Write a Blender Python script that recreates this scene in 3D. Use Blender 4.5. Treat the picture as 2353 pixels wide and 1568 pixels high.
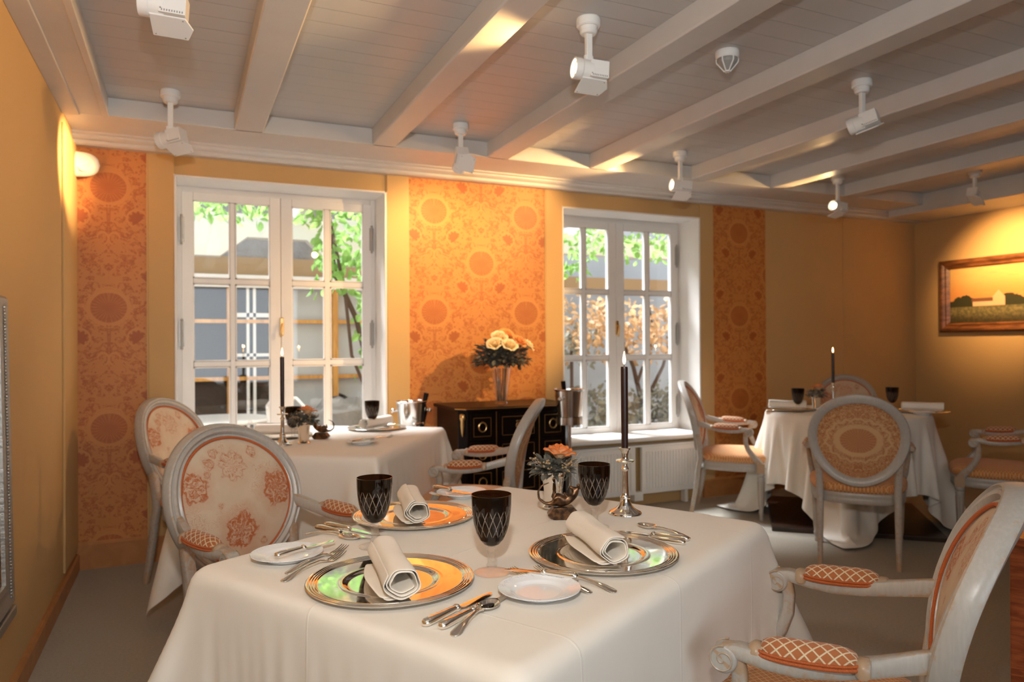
import bpy, bmesh, math, random
import numpy as np
from mathutils import Vector, Matrix
C = bpy.context.scene.collection
for o in list(bpy.data.objects): bpy.data.objects.remove(o)
PI = math.pi; R = math.radians
sc = bpy.context.scene

# ------------------------------------------------------------------ camera
cam_d = bpy.data.cameras.new('camera'); cam = bpy.data.objects.new('camera', cam_d); C.objects.link(cam)
yaw, pitch, roll = .4252, .0048, -.0066
fw = Vector((math.sin(yaw)*math.cos(pitch), math.cos(yaw)*math.cos(pitch), math.sin(pitch)))
r0 = Vector((math.cos(yaw), -math.sin(yaw), 0)); u0 = r0.cross(fw)
rt = r0*math.cos(roll)+u0*math.sin(roll); up = -r0*math.sin(roll)+u0*math.cos(roll)
m = Matrix((rt, up, -fw)).transposed().to_4x4(); m.translation = (0, 0, 1.28); cam.matrix_world = m
cam_d.sensor_width = 36; cam_d.lens = 1663.6/2353*36; cam_d.clip_start = .02
cam_d.dof.use_dof = True; cam_d.dof.focus_distance = 1.68; cam_d.dof.aperture_fstop = 4.2
sc.camera = cam

# ------------------------------------------------------------------ world, daylight, exposure
sc.view_settings.view_transform = 'Standard'; sc.view_settings.look = 'None'
sc.view_settings.gamma = 1; sc.view_settings.use_curve_mapping = False; sc.view_settings.exposure = .27
w = bpy.data.worlds.new('sky'); sc.world = w; w.use_nodes = True
bg = w.node_tree.nodes['Background']; bg.inputs[0].default_value = (.80, .90, 1, 1); bg.inputs[1].default_value = 1.35

def area(name, loc, rot, sx, sy, col, e, portal=False, spread=PI):
    d = bpy.data.lights.new(name, 'AREA'); d.shape = 'RECTANGLE'; d.size = sx; d.size_y = sy
    d.color = col; d.energy = e; d.spread = spread
    if portal: d.cycles.is_portal = True
    o = bpy.data.objects.new(name, d); C.objects.link(o); o.location = loc; o.rotation_euler = rot; return o
area('daylight_portal_one', (.6, 5.16, 1.42), (R(-90), 0, 0), 1.28, 1.75, (1, 1, 1), 1, True)
area('daylight_portal_two', (3.25, 5.16, 1.42), (R(-90), 0, 0), 1.28, 1.75, (1, 1, 1), 1, True)
# window daylight from the side of the room behind the photographer
area('rear_window_daylight', (.6, -2.1, 1.45), (R(90), 0, 0), 2.2, 1.5, (.80, .90, 1), 18)
# camera flash on a bracket above the camera
fl = bpy.data.lights.new('camera_flash', 'AREA'); fl.shape = 'DISK'; fl.size = .09; fl.energy = 24; fl.color = (1, .975, .94); fl.spread = R(150)
flo = bpy.data.objects.new('camera_flash', fl); C.objects.link(flo)
flo.location = (-.03, -.03, 1.66); flo.rotation_euler = (R(90+22), 0, -yaw+R(6))

sun = bpy.data.lights.new('hazy_sun', 'SUN'); sun.energy = 19; sun.angle = R(20); sun.color = (.88, .94, 1)
suo = bpy.data.objects.new('hazy_sun', sun); C.objects.link(suo); suo.rotation_euler = Vector((.24, -.62, -1.0)).to_track_quat('-Z', 'Y').to_euler()

# ------------------------------------------------------------------ node helpers
class S:
    """a socket with arithmetic"""
    nt = None
    def __init__(s, v): s.v = v
    @staticmethod
    def m(op, *a, clamp=False):
        n = S.nt.nodes.new('ShaderNodeMath'); n.operation = op; n.use_clamp = clamp
        for i, x in enumerate(a):
            if isinstance(x, S): S.nt.links.new(x.v, n.inputs[i])
            else: n.inputs[i].default_value = x
        return S(n.outputs[0])
    def __add__(s, o): return S.m('ADD', s, o)
    __radd__ = __add__
    def __sub__(s, o): return S.m('SUBTRACT', s, o)
    def __rsub__(s, o): return S.m('SUBTRACT', o, s)
    def __mul__(s, o): return S.m('MULTIPLY', s, o)
    __rmul__ = __mul__
    def __truediv__(s, o): return S.m('DIVIDE', s, o)
    def __lt__(s, o): return S.m('LESS_THAN', s, o)
    def __gt__(s, o): return S.m('GREATER_THAN', s, o)
    def __abs__(s): return S.m('ABSOLUTE', s)
def sin(a): return S.m('SINE', a)
def sqrt(a): return S.m('SQRT', a)
def frac(a): return S.m('FRACT', a)
def mn(a, b): return S.m('MINIMUM', a, b)
def mx(a, b): return S.m('MAXIMUM', a, b)
def atan2(a, b): return S.m('ARCTAN2', a, b)
def sstep(x, a, b):
    n = S.nt.nodes.new('ShaderNodeMapRange'); n.interpolation_type = 'SMOOTHSTEP'
    S.nt.links.new(x.v, n.inputs[0]); n.inputs[1].default_value = a; n.inputs[2].default_value = b
    return S(n.outputs[0])
def lerp(a, b, f): return a+(b-a)*f
def sep(v):
    n = S.nt.nodes.new('ShaderNodeSeparateXYZ'); S.nt.links.new(v, n.inputs[0]); return [S(o) for o in n.outputs]
def comb(x, y, z=0.):
    n = S.nt.nodes.new('ShaderNodeCombineXYZ')
    for i, a in enumerate((x, y, z)):
        if isinstance(a, S): S.nt.links.new(a.v, n.inputs[i])
        else: n.inputs[i].default_value = a
    return n.outputs[0]
def coord(kind='Object'):
    n = S.nt.nodes.new('ShaderNodeTexCoord'); return n.outputs[kind]
def noise(v=None, scale=5, detail=2, dist=0., rough=.5):
    n = S.nt.nodes.new('ShaderNodeTexNoise'); n.inputs['Scale'].default_value = scale
    n.inputs['Detail'].default_value = detail; n.inputs['Distortion'].default_value = dist; n.inputs['Roughness'].default_value = rough
    S.nt.links.new(v if v is not None else coord(), n.inputs['Vector']); return S(n.outputs[0])
def voro(v, scale, feature='F1', rnd=1.):
    n = S.nt.nodes.new('ShaderNodeTexVoronoi'); n.feature = feature; n.inputs['Scale'].default_value = scale
    n.inputs['Randomness'].default_value = rnd
    S.nt.links.new(v, n.inputs['Vector']); return S(n.outputs['Distance'])
def mixc(f, a, b):
    n = S.nt.nodes.new('ShaderNodeMix'); n.data_type = 'RGBA'
    if isinstance(f, S): S.nt.links.new(f.v, n.inputs[0])
    else: n.inputs[0].default_value = f
    for i, x in ((6, a), (7, b)):
        if isinstance(x, (tuple, list)): n.inputs[i].default_value = (*x, 1)
        else: S.nt.links.new(x, n.inputs[i])
    return n.outputs[2]
def setin(b, name, x):
    if isinstance(x, S): S.nt.links.new(x.v, b.inputs[name])
    elif isinstance(x, (tuple, list)): b.inputs[name].default_value = (*x, 1) if len(x) == 3 else x
    elif isinstance(x, (int, float)): b.inputs[name].default_value = x
    else: S.nt.links.new(x, b.inputs[name])
def mat(name, col=(.8, .8, .8), rough=.5, metal=0., fn=None, bump=None, bd=.002, **kw):
    m = bpy.data.materials.new(name); m.use_nodes = True; nt = m.node_tree; S.nt = nt
    b = nt.nodes['Principled BSDF']
    r = fn() if fn else {}
    if 'Base Color' not in r: r['Base Color'] = col
    r.setdefault('Roughness', rough); r.setdefault('Metallic', metal)
    for k, v in kw.items(): r[k.replace('_', ' ')] = v
    h = r.pop('h', None); d = r.pop('hd', bd)
    for k, v in r.items(): setin(b, k, v)
    if h is not None:
        n = nt.nodes.new('ShaderNodeBump'); n.inputs['Distance'].default_value = d; n.inputs['Strength'].default_value = 1
        nt.links.new(h.v, n.inputs['Height']); nt.links.new(n.outputs[0], b.inputs['Normal'])
    return m

def _v(x):
    n = S.nt.nodes.new('ShaderNodeValue'); n.outputs[0].default_value = x; return n.outputs[0]
def _rad():
    x, y, z = sep(coord()); return sqrt(x*x+y*y)

# ------------------------------------------------------------------ materials
def f_plaster():
    v = coord(); n = noise(v, 260, 2); x, y, z = sep(v)
    wv = sin(z*1900.)*.5+sin((x+y)*1900.)*.5
    return {'Base Color': mixc(noise(v, 1.3, 3), (.54, .34, .145), (.60, .39, .17)), 'h': n+wv*.3, 'hd': .0006}
M_wall = mat('wall_fabric_beige', rough=.85, fn=f_plaster)
def f_white():
    n = noise(coord(), 9, 3)
    return {'Base Color': mixc(n, (.74, .71, .67), (.80, .77, .73))}
M_white = mat('white_paint', rough=.42, fn=f_white)
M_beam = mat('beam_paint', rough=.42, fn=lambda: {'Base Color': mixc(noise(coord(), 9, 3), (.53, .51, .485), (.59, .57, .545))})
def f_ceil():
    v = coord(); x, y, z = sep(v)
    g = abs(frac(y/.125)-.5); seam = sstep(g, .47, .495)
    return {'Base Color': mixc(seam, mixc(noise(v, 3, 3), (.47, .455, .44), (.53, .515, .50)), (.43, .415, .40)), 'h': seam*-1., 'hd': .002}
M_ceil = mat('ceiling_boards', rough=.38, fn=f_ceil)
def f_wp():
    v = coord(); x, y, z = sep(v)
    px = x/.708; pz = z/.705
    ax = (frac(px+.5)-.5)*.708; az = (frac(pz+.5)-.5)*.705
    bx = (frac(px)-.5)*.708; bz = (frac(pz)-.5)*.705
    u = (bx*bx+bz*bz) < (ax*ax+az*az)
    lx = abs(lerp(ax, bx, u)); lz = lerp(az, bz, u)
    n1 = noise(comb(lx, lz, 0.), 22, 3, .4)
    wx = lx+(n1-.5)*.012; wz = lz*1.08+(n1-.5)*.012
    r = sqrt(wx*wx+wz*wz); a = atan2(wx, wz)
    # medallion with radiating petals and a beaded ring
    disc = (1.-sstep(r, .090, .097))*.72
    rays = sstep(sin(a*26.)+(n1-.5)*1.6, .55, .9)*sstep(r, .012, .05)
    ring = (1.-sstep(abs(r-.106-sin(a*18.)*.003), .004, .008))
    halo = (1.-sstep(abs(r-.128-sin(a*18.)*.004), .003, .006))*.35
    # small flowers beside the stem
    fx = lx-.148; fz = lz+.175; fr = sqrt(fx*fx+fz*fz); fa = atan2(fx, fz)
    fl = (1.-sstep(fr-sin(fa*9.)*.006, .036, .044))*.85
    frr = 1.-sstep(abs(fr-.052), .003, .006)
    gx = lx-.03; gz = lz+.30; gr = abs(sqrt(gx*gx*1.6+gz*gz)-.036); gg = 1.-sstep(gr, .004, .008)
    stem = (1.-sstep(abs(lx-.004-abs(lz+.2)*.05), .003, .007))*(lz < -.1)
    nn = noise(comb(lx, lz, .3), 34, 2.5, 2.2); leaf = sstep(abs(nn-.5), .015, .06)
    nb = sstep(noise(comb(lx, lz, 2.), 17, 2, 1.2), .50, .56)
    vo = voro(comb(lx, lz, 0.), 30.); dots = 1.-sstep(vo, .18, .26)
    fill = mx(leaf*.62*nb+.12, dots*.7)*sstep(r, .114, .122)
    dark = mx(mx(disc*(1.-rays*.45), fl), fill)
    dark = mx(dark, stem*.6)
    light = mx(mx(ring, halo), mx(frr, gg))
    k = mx(dark-light, 0.)
    k = mn(k, 1.)
    tone = noise(v, 2.2, 2)
    lo = mixc(tone, (.58, .245, .062), (.52, .205, .048)); hi = mixc(tone, (.36, .085, .014), (.31, .066, .011))
    weave = noise(v, 420, 1)
    return {'Base Color': mixc(k, lo, hi), 'h': k*.5+weave*.4, 'hd': .0006, 'Roughness': .55}
M_wp = mat('damask_wallpaper', fn=f_wp)
def f_carpet():
    v = coord(); n = noise(v, 320, 2); 
    return {'Base Color': mixc(noise(v, 90, 4), (.33, .295, .235), (.48, .43, .35)), 'h': n, 'hd': .004}
M_carpet = mat('carpet', rough=.95, fn=f_carpet)
def wood(name, a, b, sc=(1, 14, 14), rough=.35):
    def f():
        v = coord(); x, y, z = sep(v)
        n = noise(comb(x*sc[0], y*sc[1], z*sc[2]), 3.5, 4, .8)
        return {'Base Color': mixc(sstep(n, .35, .65), a, b), 'h': n, 'hd': .0004}
    return mat(name, rough=rough, fn=f)
M_base = wood('baseboard_wood', (.40, .17, .055), (.46, .205, .07), (3, 3, 3), .4)
M_redwood = wood('red_wood', (.22, .045, .012), (.36, .09, .025), (3, 3, 18), .3)
M_darkwood = wood('dark_wood', (.025, .012, .007), (.05, .025, .014), (2, 14, 2), .35)
M_framewood = wood('painting_frame_wood', (.10, .035, .012), (.22, .08, .028), (10, 2, 10), .35)
M_timber = wood('outdoor_timber', (.50, .23, .05), (.66, .34, .09), (8, 8, 1), .6)
M_lacquer = mat('black_lacquer', (.008, .004, .003), .3, Specular_IOR_Level=.12)
M_brass = mat('brass', (.72, .46, .19), .3, 1.)
M_brassline = mat('brass_inlay', (.50, .30, .12), .35, 1.)
def f_silver():
    n = noise(coord(), 30, 3)
    return {'Roughness': lerp(S(_v(.045)), S(_v(.12)), sstep(n, .4, .75))}
M_silver = mat('polished_silver', (.90, .86, .80), .06, 1., fn=f_silver)
M_steel = mat('brushed_steel', (.78, .77, .76), .16, 1.)
M_porc = mat('white_porcelain', (.83, .84, .85), .1, fn=lambda: {'h': sstep(noise(coord(), 110, 2, 1.5), .52, .6)*sstep(_rad(), .066, .074), 'hd': .0007})
def f_linen():
    uv = coord('UV'); x, y, z = sep(uv)
    wv = sin(x*5200.)*.5+sin(y*5200.)*.5
    n = noise(uv, 14, 3)
    c1 = 1.-sstep(abs(x+.02), .0008, .004); c2 = 1.-sstep(abs(y-.03), .0008, .004)
    c3 = 1.-sstep(abs(abs(x)-.42), .0008, .004)
    return {'Base Color': mixc(n, (.80, .745, .655), (.83, .775, .69)), 'h': wv*.04+(c1+c2+c3)*.35+noise(uv, 5, 2)*3., 'hd': .0012}
M_cloth = mat('linen_tablecloth', rough=.72, fn=f_linen, Sheen_Weight=.15)
M_hem = mat('napkin_linen', (.84, .775, .68), .78, fn=lambda: {'h': noise(coord(), 160, 2), 'hd': .0005})
def f_paintwood():
    g = S.nt.nodes.new('ShaderNodeNewGeometry'); pt = S(g.outputs['Pointiness'])
    v = coord(); n = noise(v, 60, 4, .6); x, y, z = sep(v)
    st = noise(comb(x*60., y*60., z*8.), 2.2, 3)
    wear = sstep(pt+(n-.5)*.14, .545, .60)*.75
    crevice = 1.-sstep(pt+(n-.5)*.05, .40, .465)  # mask of concave edges, tinted darker brown below
    c = mixc(sstep(st, .35, .75), (.41, .385, .345), (.455, .425, .385))
    c = mixc(wear, c, (.42, .25, .12)); c = mixc(crevice*.75, c, (.12, .075, .045))
    return {'Base Color': c, 'h': n, 'hd': .0002, 'Roughness': lerp(S(_v(.24)), S(_v(.42)), n)}
M_chair = mat('distressed_grey_paint', fn=f_paintwood)
def f_lattice(su=.0245, sv=.0245, ca=(.46, .15, .045), cb_=(.30, .095, .032), cl_=(.74, .59, .39)):
    def f():
        x, y, z = sep(coord('UV'))
        a = frac(x/su*.62+y/sv*.5); b = frac(x/su*.62-y/sv*.5)
        d = mn(abs(a-.5), abs(b-.5)); line = 1.-sstep(d, .060, .115)
        wv = sin(y*4200.)*.5+.5
        n = noise(coord('UV'), 900, 1)
        c = mixc(wv*.45+(n-.5)*.4, ca, cb_)
        c = mixc(line, c, cl_)
        return {'Base Color': c, 'h': line*1.2+wv*.3, 'hd': .0007}
    return f
M_pad = mat('lattice_upholstery', rough=.8, fn=f_lattice(.0165, .0125), Sheen_Weight=.2)
M_seat = mat('lattice_seat_upholstery', rough=.8, fn=f_lattice(.0125, .009, (.66, .25, .06), (.50, .17, .04), (.80, .50, .24)), Sheen_Weight=.2)
M_pipe = mat('rust_piping', (.55, .13, .03), .7, fn=lambda: {'h': sin(sep(coord('UV'))[0]*3000.), 'hd': .0004})
def f_toile():
    uv = coord('UV'); x, y, z = sep(uv)
    n = noise(uv, 42, 3, .8); nf = noise(uv, 120, 3, 1.)
    tot = None; shade = None
    for (cx, cy, r, st, k) in ((.0, -.105, .066, 1., 5), (-.165, .015, .062, 1., 6), (.158, .062, .056, .85, 5), (-.005, .12, .058, .45, 8), (-.155, .045, .04, .8, 5),
                               (.085, .135, .024, .6, 3), (-.095, .16, .022, .5, 4), (.07, -.01, .012, .5, 3), (.17, -.10, .016, .5, 3), (-.09, -.16, .016, .5, 3), (.06, .17, .02, .5, 3), (.10, .10, .016, .6, 4)):
        dx = x-cx; dy = y-cy; a = atan2(dx, dy)
        d = sqrt(dx*dx+dy*dy)/r+sin(a*float(k)+cx*30)*.10+(n-.5)*.75
        body = 1.-sstep(d, .78, 1.02)
        pet = sstep(sin(d*9.+sin(a*float(k))*1.6+n*12.+cx*40), -.9, .9)
        ink = sstep(abs(sin(d*8.+sin(a*float(k)+1.)*1.3+n*7.)), .0, .55)
        t = body*(pet*.45+(1.-ink)*.85+sstep(d, .5, .95)*.35+.12)*st
        wash = (1.-sstep(d, .9, 1.8))*.24*st
        t = mx(t*sstep(nf, .15, .45)*1.15, wash)
        tot = t if tot is None else mx(tot, t)
    sprig = sstep(abs(noise(uv, 26, 3, 3.)-.5), .0, .03); sprig = (1.-sprig)*sstep(noise(uv, 8, 1), .5, .62)*.5
    tot = mx(tot, sprig)
    base = mixc(noise(uv, 12, 3), (.56, .44, .31), (.70, .58, .43))
    c = mixc(mn(tot*1.3, 1.), base, (.44, .13, .042))
    wv = noise(comb(x*1500., y*220.), 1., 1)
    return {'Base Color': c, 'h': wv+nf*.3, 'hd': .0005}
M_toile = mat('floral_toile_fabric', rough=.8, fn=f_toile)
def f_backdamask():
    uv = coord('UV'); x, y, z = sep(uv); lx = abs(x)
    n = noise(comb(lx, y, 0.), 30, 3, 1.); r = sqrt(lx*lx*.72+y*y*1.3)+(n-.5)*.012; a = atan2(lx, y)
    disc = 1.-sstep(r, .078, .084); rays = sstep(sin(a*30.), .3, .9)*.35
    ring = 1.-sstep(abs(r-.098-sin(a*20.)*.003), .005, .009); ring2 = 1.-sstep(abs(r-.14-sin(a*16.)*.006), .004, .009)
    fill = sstep(abs(noise(comb(lx, y, .4), 38, 3, 2.)-.5), .02, .07)*.8
    k = mx(mx(disc*(1.-rays)*.75, fill*sstep(r, .1, .12))-ring-ring2*.8, 0.)
    return {'Base Color': mixc(k, (.62, .37, .18), (.40, .13, .035)), 'h': k, 'hd': .0006}
M_bdam = mat('damask_back_fabric', rough=.75, fn=f_backdamask)
def f_darkglass():
    uv = coord('UV'); x, y, z = sep(uv)   # x: turns around the bowl, y: height fraction
    a = frac(x*15.+y*2.6); b = frac(x*15.-y*2.6)
    d = mn(abs(a-.5), abs(b-.5)); line = (1.-sstep(d, .035, .075))*sstep(y, .20, .26)*(1.-sstep(y, .68, .74))
    return {'Base Color': mixc(line, (.05, .020, .008), (.70, .56, .44)), 'h': line*-1., 'hd': .0012, 'Roughness': .02+line*.15, 'Transmission Weight': .93-line*.22}
M_dglass = mat('cut_dark_glass', fn=f_darkglass, IOR=1.5)
M_glass = mat('clear_glass', (.98, .98, .98), .02, Transmission_Weight=1., IOR=1.5)
nt = M_glass.node_tree; p_ = nt.nodes['Principled BSDF']; o_ = [n for n in nt.nodes if n.type == 'OUTPUT_MATERIAL'][0]
t_ = nt.nodes.new('ShaderNodeBsdfTransparent'); g_ = nt.nodes.new('ShaderNodeBsdfGlossy'); g_.inputs['Roughness'].default_value = .03; f_ = nt.nodes.new('ShaderNodeLayerWeight'); f_.inputs[0].default_value = .07
x1 = nt.nodes.new('ShaderNodeMixShader'); x2 = nt.nodes.new('ShaderNodeMixShader'); x2.inputs[0].default_value = .15
nt.links.new(f_.outputs[1], x1.inputs[0]); nt.links.new(t_.outputs[0], x1.inputs[1]); nt.links.new(g_.outputs[0], x1.inputs[2])
nt.links.new(x1.outputs[0], x2.inputs[1]); nt.links.new(p_.outputs[0], x2.inputs[2]); nt.links.new(x2.outputs[0], o_.inputs[0])
def f_pane():
    return {}
m_ = bpy.data.materials.new('window_pane_glass'); m_.use_nodes = True; nt = m_.node_tree; nt.nodes.clear()
a_ = nt.nodes.new('ShaderNodeBsdfTransparent'); b_ = nt.nodes.new('ShaderNodeBsdfGlossy'); b_.inputs['Roughness'].default_value = .02
c_ = nt.nodes.new('ShaderNodeMixShader'); c_.inputs[0].default_value = .05; d_ = nt.nodes.new('ShaderNodeOutputMaterial')
nt.links.new(a_.outputs[0], c_.inputs[1]); nt.links.new(b_.outputs[0], c_.inputs[2]); nt.links.new(c_.outputs[0], d_.inputs[0]); M_pane = m_
M_wax = mat('dark_candle_wax', (.022, .007, .005), .32, Subsurface_Weight=.05)
M_bronze = mat('bronze', rough=.34, metal=.85, fn=lambda: {'Base Color': mixc(sstep(noise(coord(), 60, 3), .35, .7), (.055, .032, .02), (.22, .11, .05))})
M_plastic = mat('white_enamel', (.80, .79, .76), .3)
M_greymesh = mat('grey_grille', (.30, .29, .27), .5)
M_black = mat('black_bottle_glass', (.01, .012, .01), .08)
def emis(name, col, e):
    m = bpy.data.materials.new(name); m.use_nodes = True; b = m.node_tree.nodes['Principled BSDF']
    b.inputs['Base Color'].default_value = (*col, 1); b.inputs['Emission Color'].default_value = (*col, 1); b.inputs['Emission Strength'].default_value = e; return m
M_lens = emis('lamp_lens', (1, .88, .62), 9)
M_flame = emis('candle_flame', (1, .62, .25), 14)
M_lampoff = mat('unlit_lamp_lens', (.5, .45, .4), .2)
def leafmat(name, a, b, tr=.0, rough=.6):
    def f():
        return {'Base Color': mixc(noise(coord(), 25, 2), a, b)}
    kw = {}
    m = mat(name, rough=rough, fn=f, **kw)
    if tr:
        nt = m.node_tree; p = nt.nodes['Principled BSDF']; o = [n for n in nt.nodes if n.type == 'OUTPUT_MATERIAL'][0]
        t = nt.nodes.new('ShaderNodeBsdfTranslucent'); t.inputs[0].default_value = (*b, 1); mx_ = nt.nodes.new('ShaderNodeMixShader'); mx_.inputs[0].default_value = tr
        nt.links.new(p.outputs[0], mx_.inputs[1]); nt.links.new(t.outputs[0], mx_.inputs[2]); nt.links.new(mx_.outputs[0], o.inputs[0])
    return m
M_euc = leafmat('grey_green_leaf', (.075, .078, .062), (.17, .16, .13))
M_vine = leafmat('vine_leaf', (.13, .28, .045), (.34, .56, .16), .5)
M_autumn = leafmat('autumn_leaf', (.40, .21, .07), (.75, .50, .28), .35)
M_bush = leafmat('shrub_leaf', (.12, .13, .09), (.34, .33, .27), .2)
M_bark = mat('bark', (.09, .055, .04), .9)
M_twig = mat('pale_twig', (.45, .42, .36), .7)
M_berry = mat('berry', (.42, .28, .14), .45)
def rosemat(name, inner, edge, a=.55, b=.98):
    def f():
        x, y, z = sep(coord('UV')); n = noise(coord(), 90, 2)
        return {'Base Color': mixc(sstep(y+(n-.5)*.3, a, b), inner, edge)}
    return mat(name, rough=.55, fn=f, Subsurface_Weight=.12)
M_rose = rosemat('orange_rose_petal', (.92, .56, .30), (.80, .20, .035))
M_rosey = rosemat('cream_rose_petal', (.95, .72, .32), (.97, .80, .50))
M_roseo = rosemat('peach_rose_petal', (.90, .40, .12), (.85, .36, .12))
M_stone = mat('patio_stone', rough=.9, fn=lambda: {'Base Color': mixc(noise(coord(), 4, 5), (.16, .15, .14), (.36, .34, .32)), 'h': noise(coord(), 5, 5), 'hd': .05})
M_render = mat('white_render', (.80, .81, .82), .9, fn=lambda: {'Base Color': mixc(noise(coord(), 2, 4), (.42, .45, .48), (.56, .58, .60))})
M_greyglass = mat('dark_reflective_glass', (.055, .044, .036), .6, Specular_IOR_Level=.1)
M_tanboard = mat('tan_fascia_board', (.36, .235, .12), .7)
M_rad = mat('radiator_enamel', (.80, .78, .74), .4)
M_agedsilver = mat('aged_silver', (.36, .34, .31), .4, .7, fn=lambda: {'h': noise(coord(), 80, 3), 'hd': .002})

# ------------------------------------------------------------------ mesh helpers
class MB:
    def __init__(s): s.v = []; s.f = []; s.uv = []; s.mi = []
    def add(s, vs, fs, uvs=None, mi=0):
        b = len(s.v); s.v += [tuple(p) for p in vs]; s.uv += (list(uvs) if uvs is not None else [(0, 0)]*len(vs))
        s.f += [tuple(b+i for i in f) for f in fs]; s.mi += [mi]*len(fs); return s
    def box(s, x0, x1, y0, y1, z0, z1, T=None):
        vs = [Vector((x, y, z)) for x in (x0, x1) for y in (y0, y1) for z in (z0, z1)]
        if T: vs = [T @ v for v in vs]
        return s.add(vs, [(0, 1, 3, 2), (4, 6, 7, 5), (0, 4, 5, 1), (2, 3, 7, 6), (0, 2, 6, 4), (1, 5, 7, 3)], [(v.x, v.z) for v in vs])
    def grid(s, rows, closed_u=False, closed_v=False, uvs=None, cap0=False, cap1=False):
        """rows: list of rings (lists of points, equal length); closed_u closes each ring"""
        n = len(rows[0]); k = len(rows); vs = [p for r in rows for p in r]; fs = []
        for i in range(k if closed_v else k-1):
            for j in range(n if closed_u else n-1):
                a = i*n+j; b = i*n+(j+1) % n; c = ((i+1) % k)*n+(j+1) % n; d = ((i+1) % k)*n+j
                fs.append((a, b, c, d))
        if cap0: fs.append(tuple(reversed(range(n))))
        if cap1: fs.append(tuple((k-1)*n+j for j in range(n)))
        return s.add(vs, fs, uvs)
    def lathe(s, prof, n=48, T=None, uvf=None, capb=False, capt=False):
        rows = []; uvs = []; pf = [prof[0]]
        for (ra, za), (rb, zb_) in zip(prof, prof[1:]):     # support loops keep long flats flat
            l = math.hypot(rb-ra, zb_-za)
            if l > .007:
                k = min(.12, .0012/l); pf += [(ra+(rb-ra)*k, za+(zb_-za)*k), (rb-(rb-ra)*k, zb_-(zb_-za)*k)]
            pf.append((rb, zb_))
        for (r, z) in pf:
            rows.append([Vector((r*math.cos(2*PI*j/n), r*math.sin(2*PI*j/n), z)) for j in range(n+1)])
            uvs += [((j/n), (uvf(r, z) if uvf else z)) for j in range(n+1)]
        if T: rows = [[T @ p for p in r] for r in rows]
        s.grid(rows, False, False, uvs); return s
    def tube(s, path, rad, n=10, cap=True, flat=1.):
        path = [Vector(p) for p in path]; rows = []; uvs = []
        if not hasattr(rad, '__len__'): rad = [rad]*len(path)
        pt = None; L = 0
        for i, p in enumerate(path):
            t = (path[min(i+1, len(path)-1)]-path[max(i-1, 0)]).normalized()
            if pt is None:
                a = Vector((0, 0, 1)) if abs(t.z) < .9 else Vector((1, 0, 0)); nx = t.cross(a).normalized()
            else: nx = (nx-t*nx.dot(t)).normalized(); 
            ny = t.cross(nx); pt = t
            if i: L += (p-path[i-1]).length
            rows.append([p+(nx*math.cos(2*PI*j/n)+ny*math.sin(2*PI*j/n)*flat)*rad[i] for j in range(n)])
            uvs += [(L, j/n) for j in range(n)]
        return s.grid(rows, True, False, uvs, cap, cap)
    def sphere(s, c, r, n=10, sx=1, sy=1, sz=1):
        c = Vector(c); rows = []
        k = max(4, n//2)
        for i in range(k+1):
            a = PI*i/k
            rows.append([c+Vector((r*sx*math.sin(a)*math.cos(2*PI*j/n), r*sy*math.sin(a)*math.sin(2*PI*j/n), -r*sz*math.cos(a))) for j in range(n)])
        return s.grid(rows, True)
    def prism(s, poly, d0, d1, axis='y', T=None):
        """poly of (a,b); extruded between d0 and d1 along axis"""
        def P(a, b, d): return Vector({'y': (a, d, b), 'x': (d, a, b), 'z': (a, b, d)}[axis])
        n = len(poly); vs = [P(a, b, d0) for a, b in poly]+[P(a, b, d1) for a, b in poly]
        if T: vs = [T @ v for v in vs]
        fs = [tuple(range(n)), tuple(reversed(range(n, 2*n)))]+[(i, i+n, (i+1) % n+n, (i+1) % n) for i in range(n)]
        return s.add(vs, fs, [(v.x, v.z) for v in vs])
    def build(s, name, mt, parent=None, smooth=True, ang=40, bev=0, seg=2, sub=0, solid=0, loc=None, rot=None, recalc=True):
        me = bpy.data.meshes.new(name); me.from_pydata([tuple(v) for v in s.v], [], s.f); 
        uvl = me.uv_layers.new(name='UVMap'); 
        li = np.zeros(len(me.loops), dtype=np.int32); me.loops.foreach_get('vertex_index', li)
        uvl.data.foreach_set('uv', np.array(s.uv, dtype=np.float32)[li].ravel())
        for mm in (mt if isinstance(mt, list) else [mt]): me.materials.append(mm)
        if any(s.mi): me.polygons.foreach_set('material_index', s.mi)
        if recalc:
            bm = bmesh.new(); bm.from_mesh(me); bmesh.ops.remove_doubles(bm, verts=bm.verts, dist=1e-6) if not recalc == 'nomerge' else None
            bmesh.ops.recalc_face_normals(bm, faces=bm.faces); bm.to_mesh(me); bm.free()
        if smooth:
            me.polygons.foreach_set('use_smooth', [True]*len(me.polygons))
            if ang < 180: me.set_sharp_from_angle(angle=R(ang))
        me.update()
        o = bpy.data.objects.new(name, me); C.objects.link(o)
        if parent is not None: o.parent = parent
        if loc is not None: o.location = loc
        if rot is not None: o.rotation_euler = rot
        if solid: md = o.modifiers.new('s', 'SOLIDIFY'); md.thickness = solid; md.offset = 0
        if bev:
            md = o.modifiers.new('b', 'BEVEL'); md.width = bev; md.segments = seg; md.limit_method = 'ANGLE'; md.angle_limit = R(35); md.harden_normals = False
        if sub: md = o.modifiers.new('u', 'SUBSURF'); md.levels = sub; md.render_levels = sub
        return o
def thing(name, label, cat, loc=(0, 0, 0), rz=0, group=None):
    o = bpy.data.objects.new(name, None); C.objects.link(o); o.empty_display_size = .05
    o.location = loc; o.rotation_euler = (0, 0, rz); o['label'] = label; o['category'] = cat
    if group: o['group'] = group
    return o
def tag(o, label, cat, group=None, kind=None):
    o['label'] = label; o['category'] = cat
    if group: o['group'] = group
    if kind: o['kind'] = kind
    return o
def struct(o): o['kind'] = 'structure'; return o
def kids(o): return [c for c in bpy.data.objects if c.parent == o]
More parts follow.
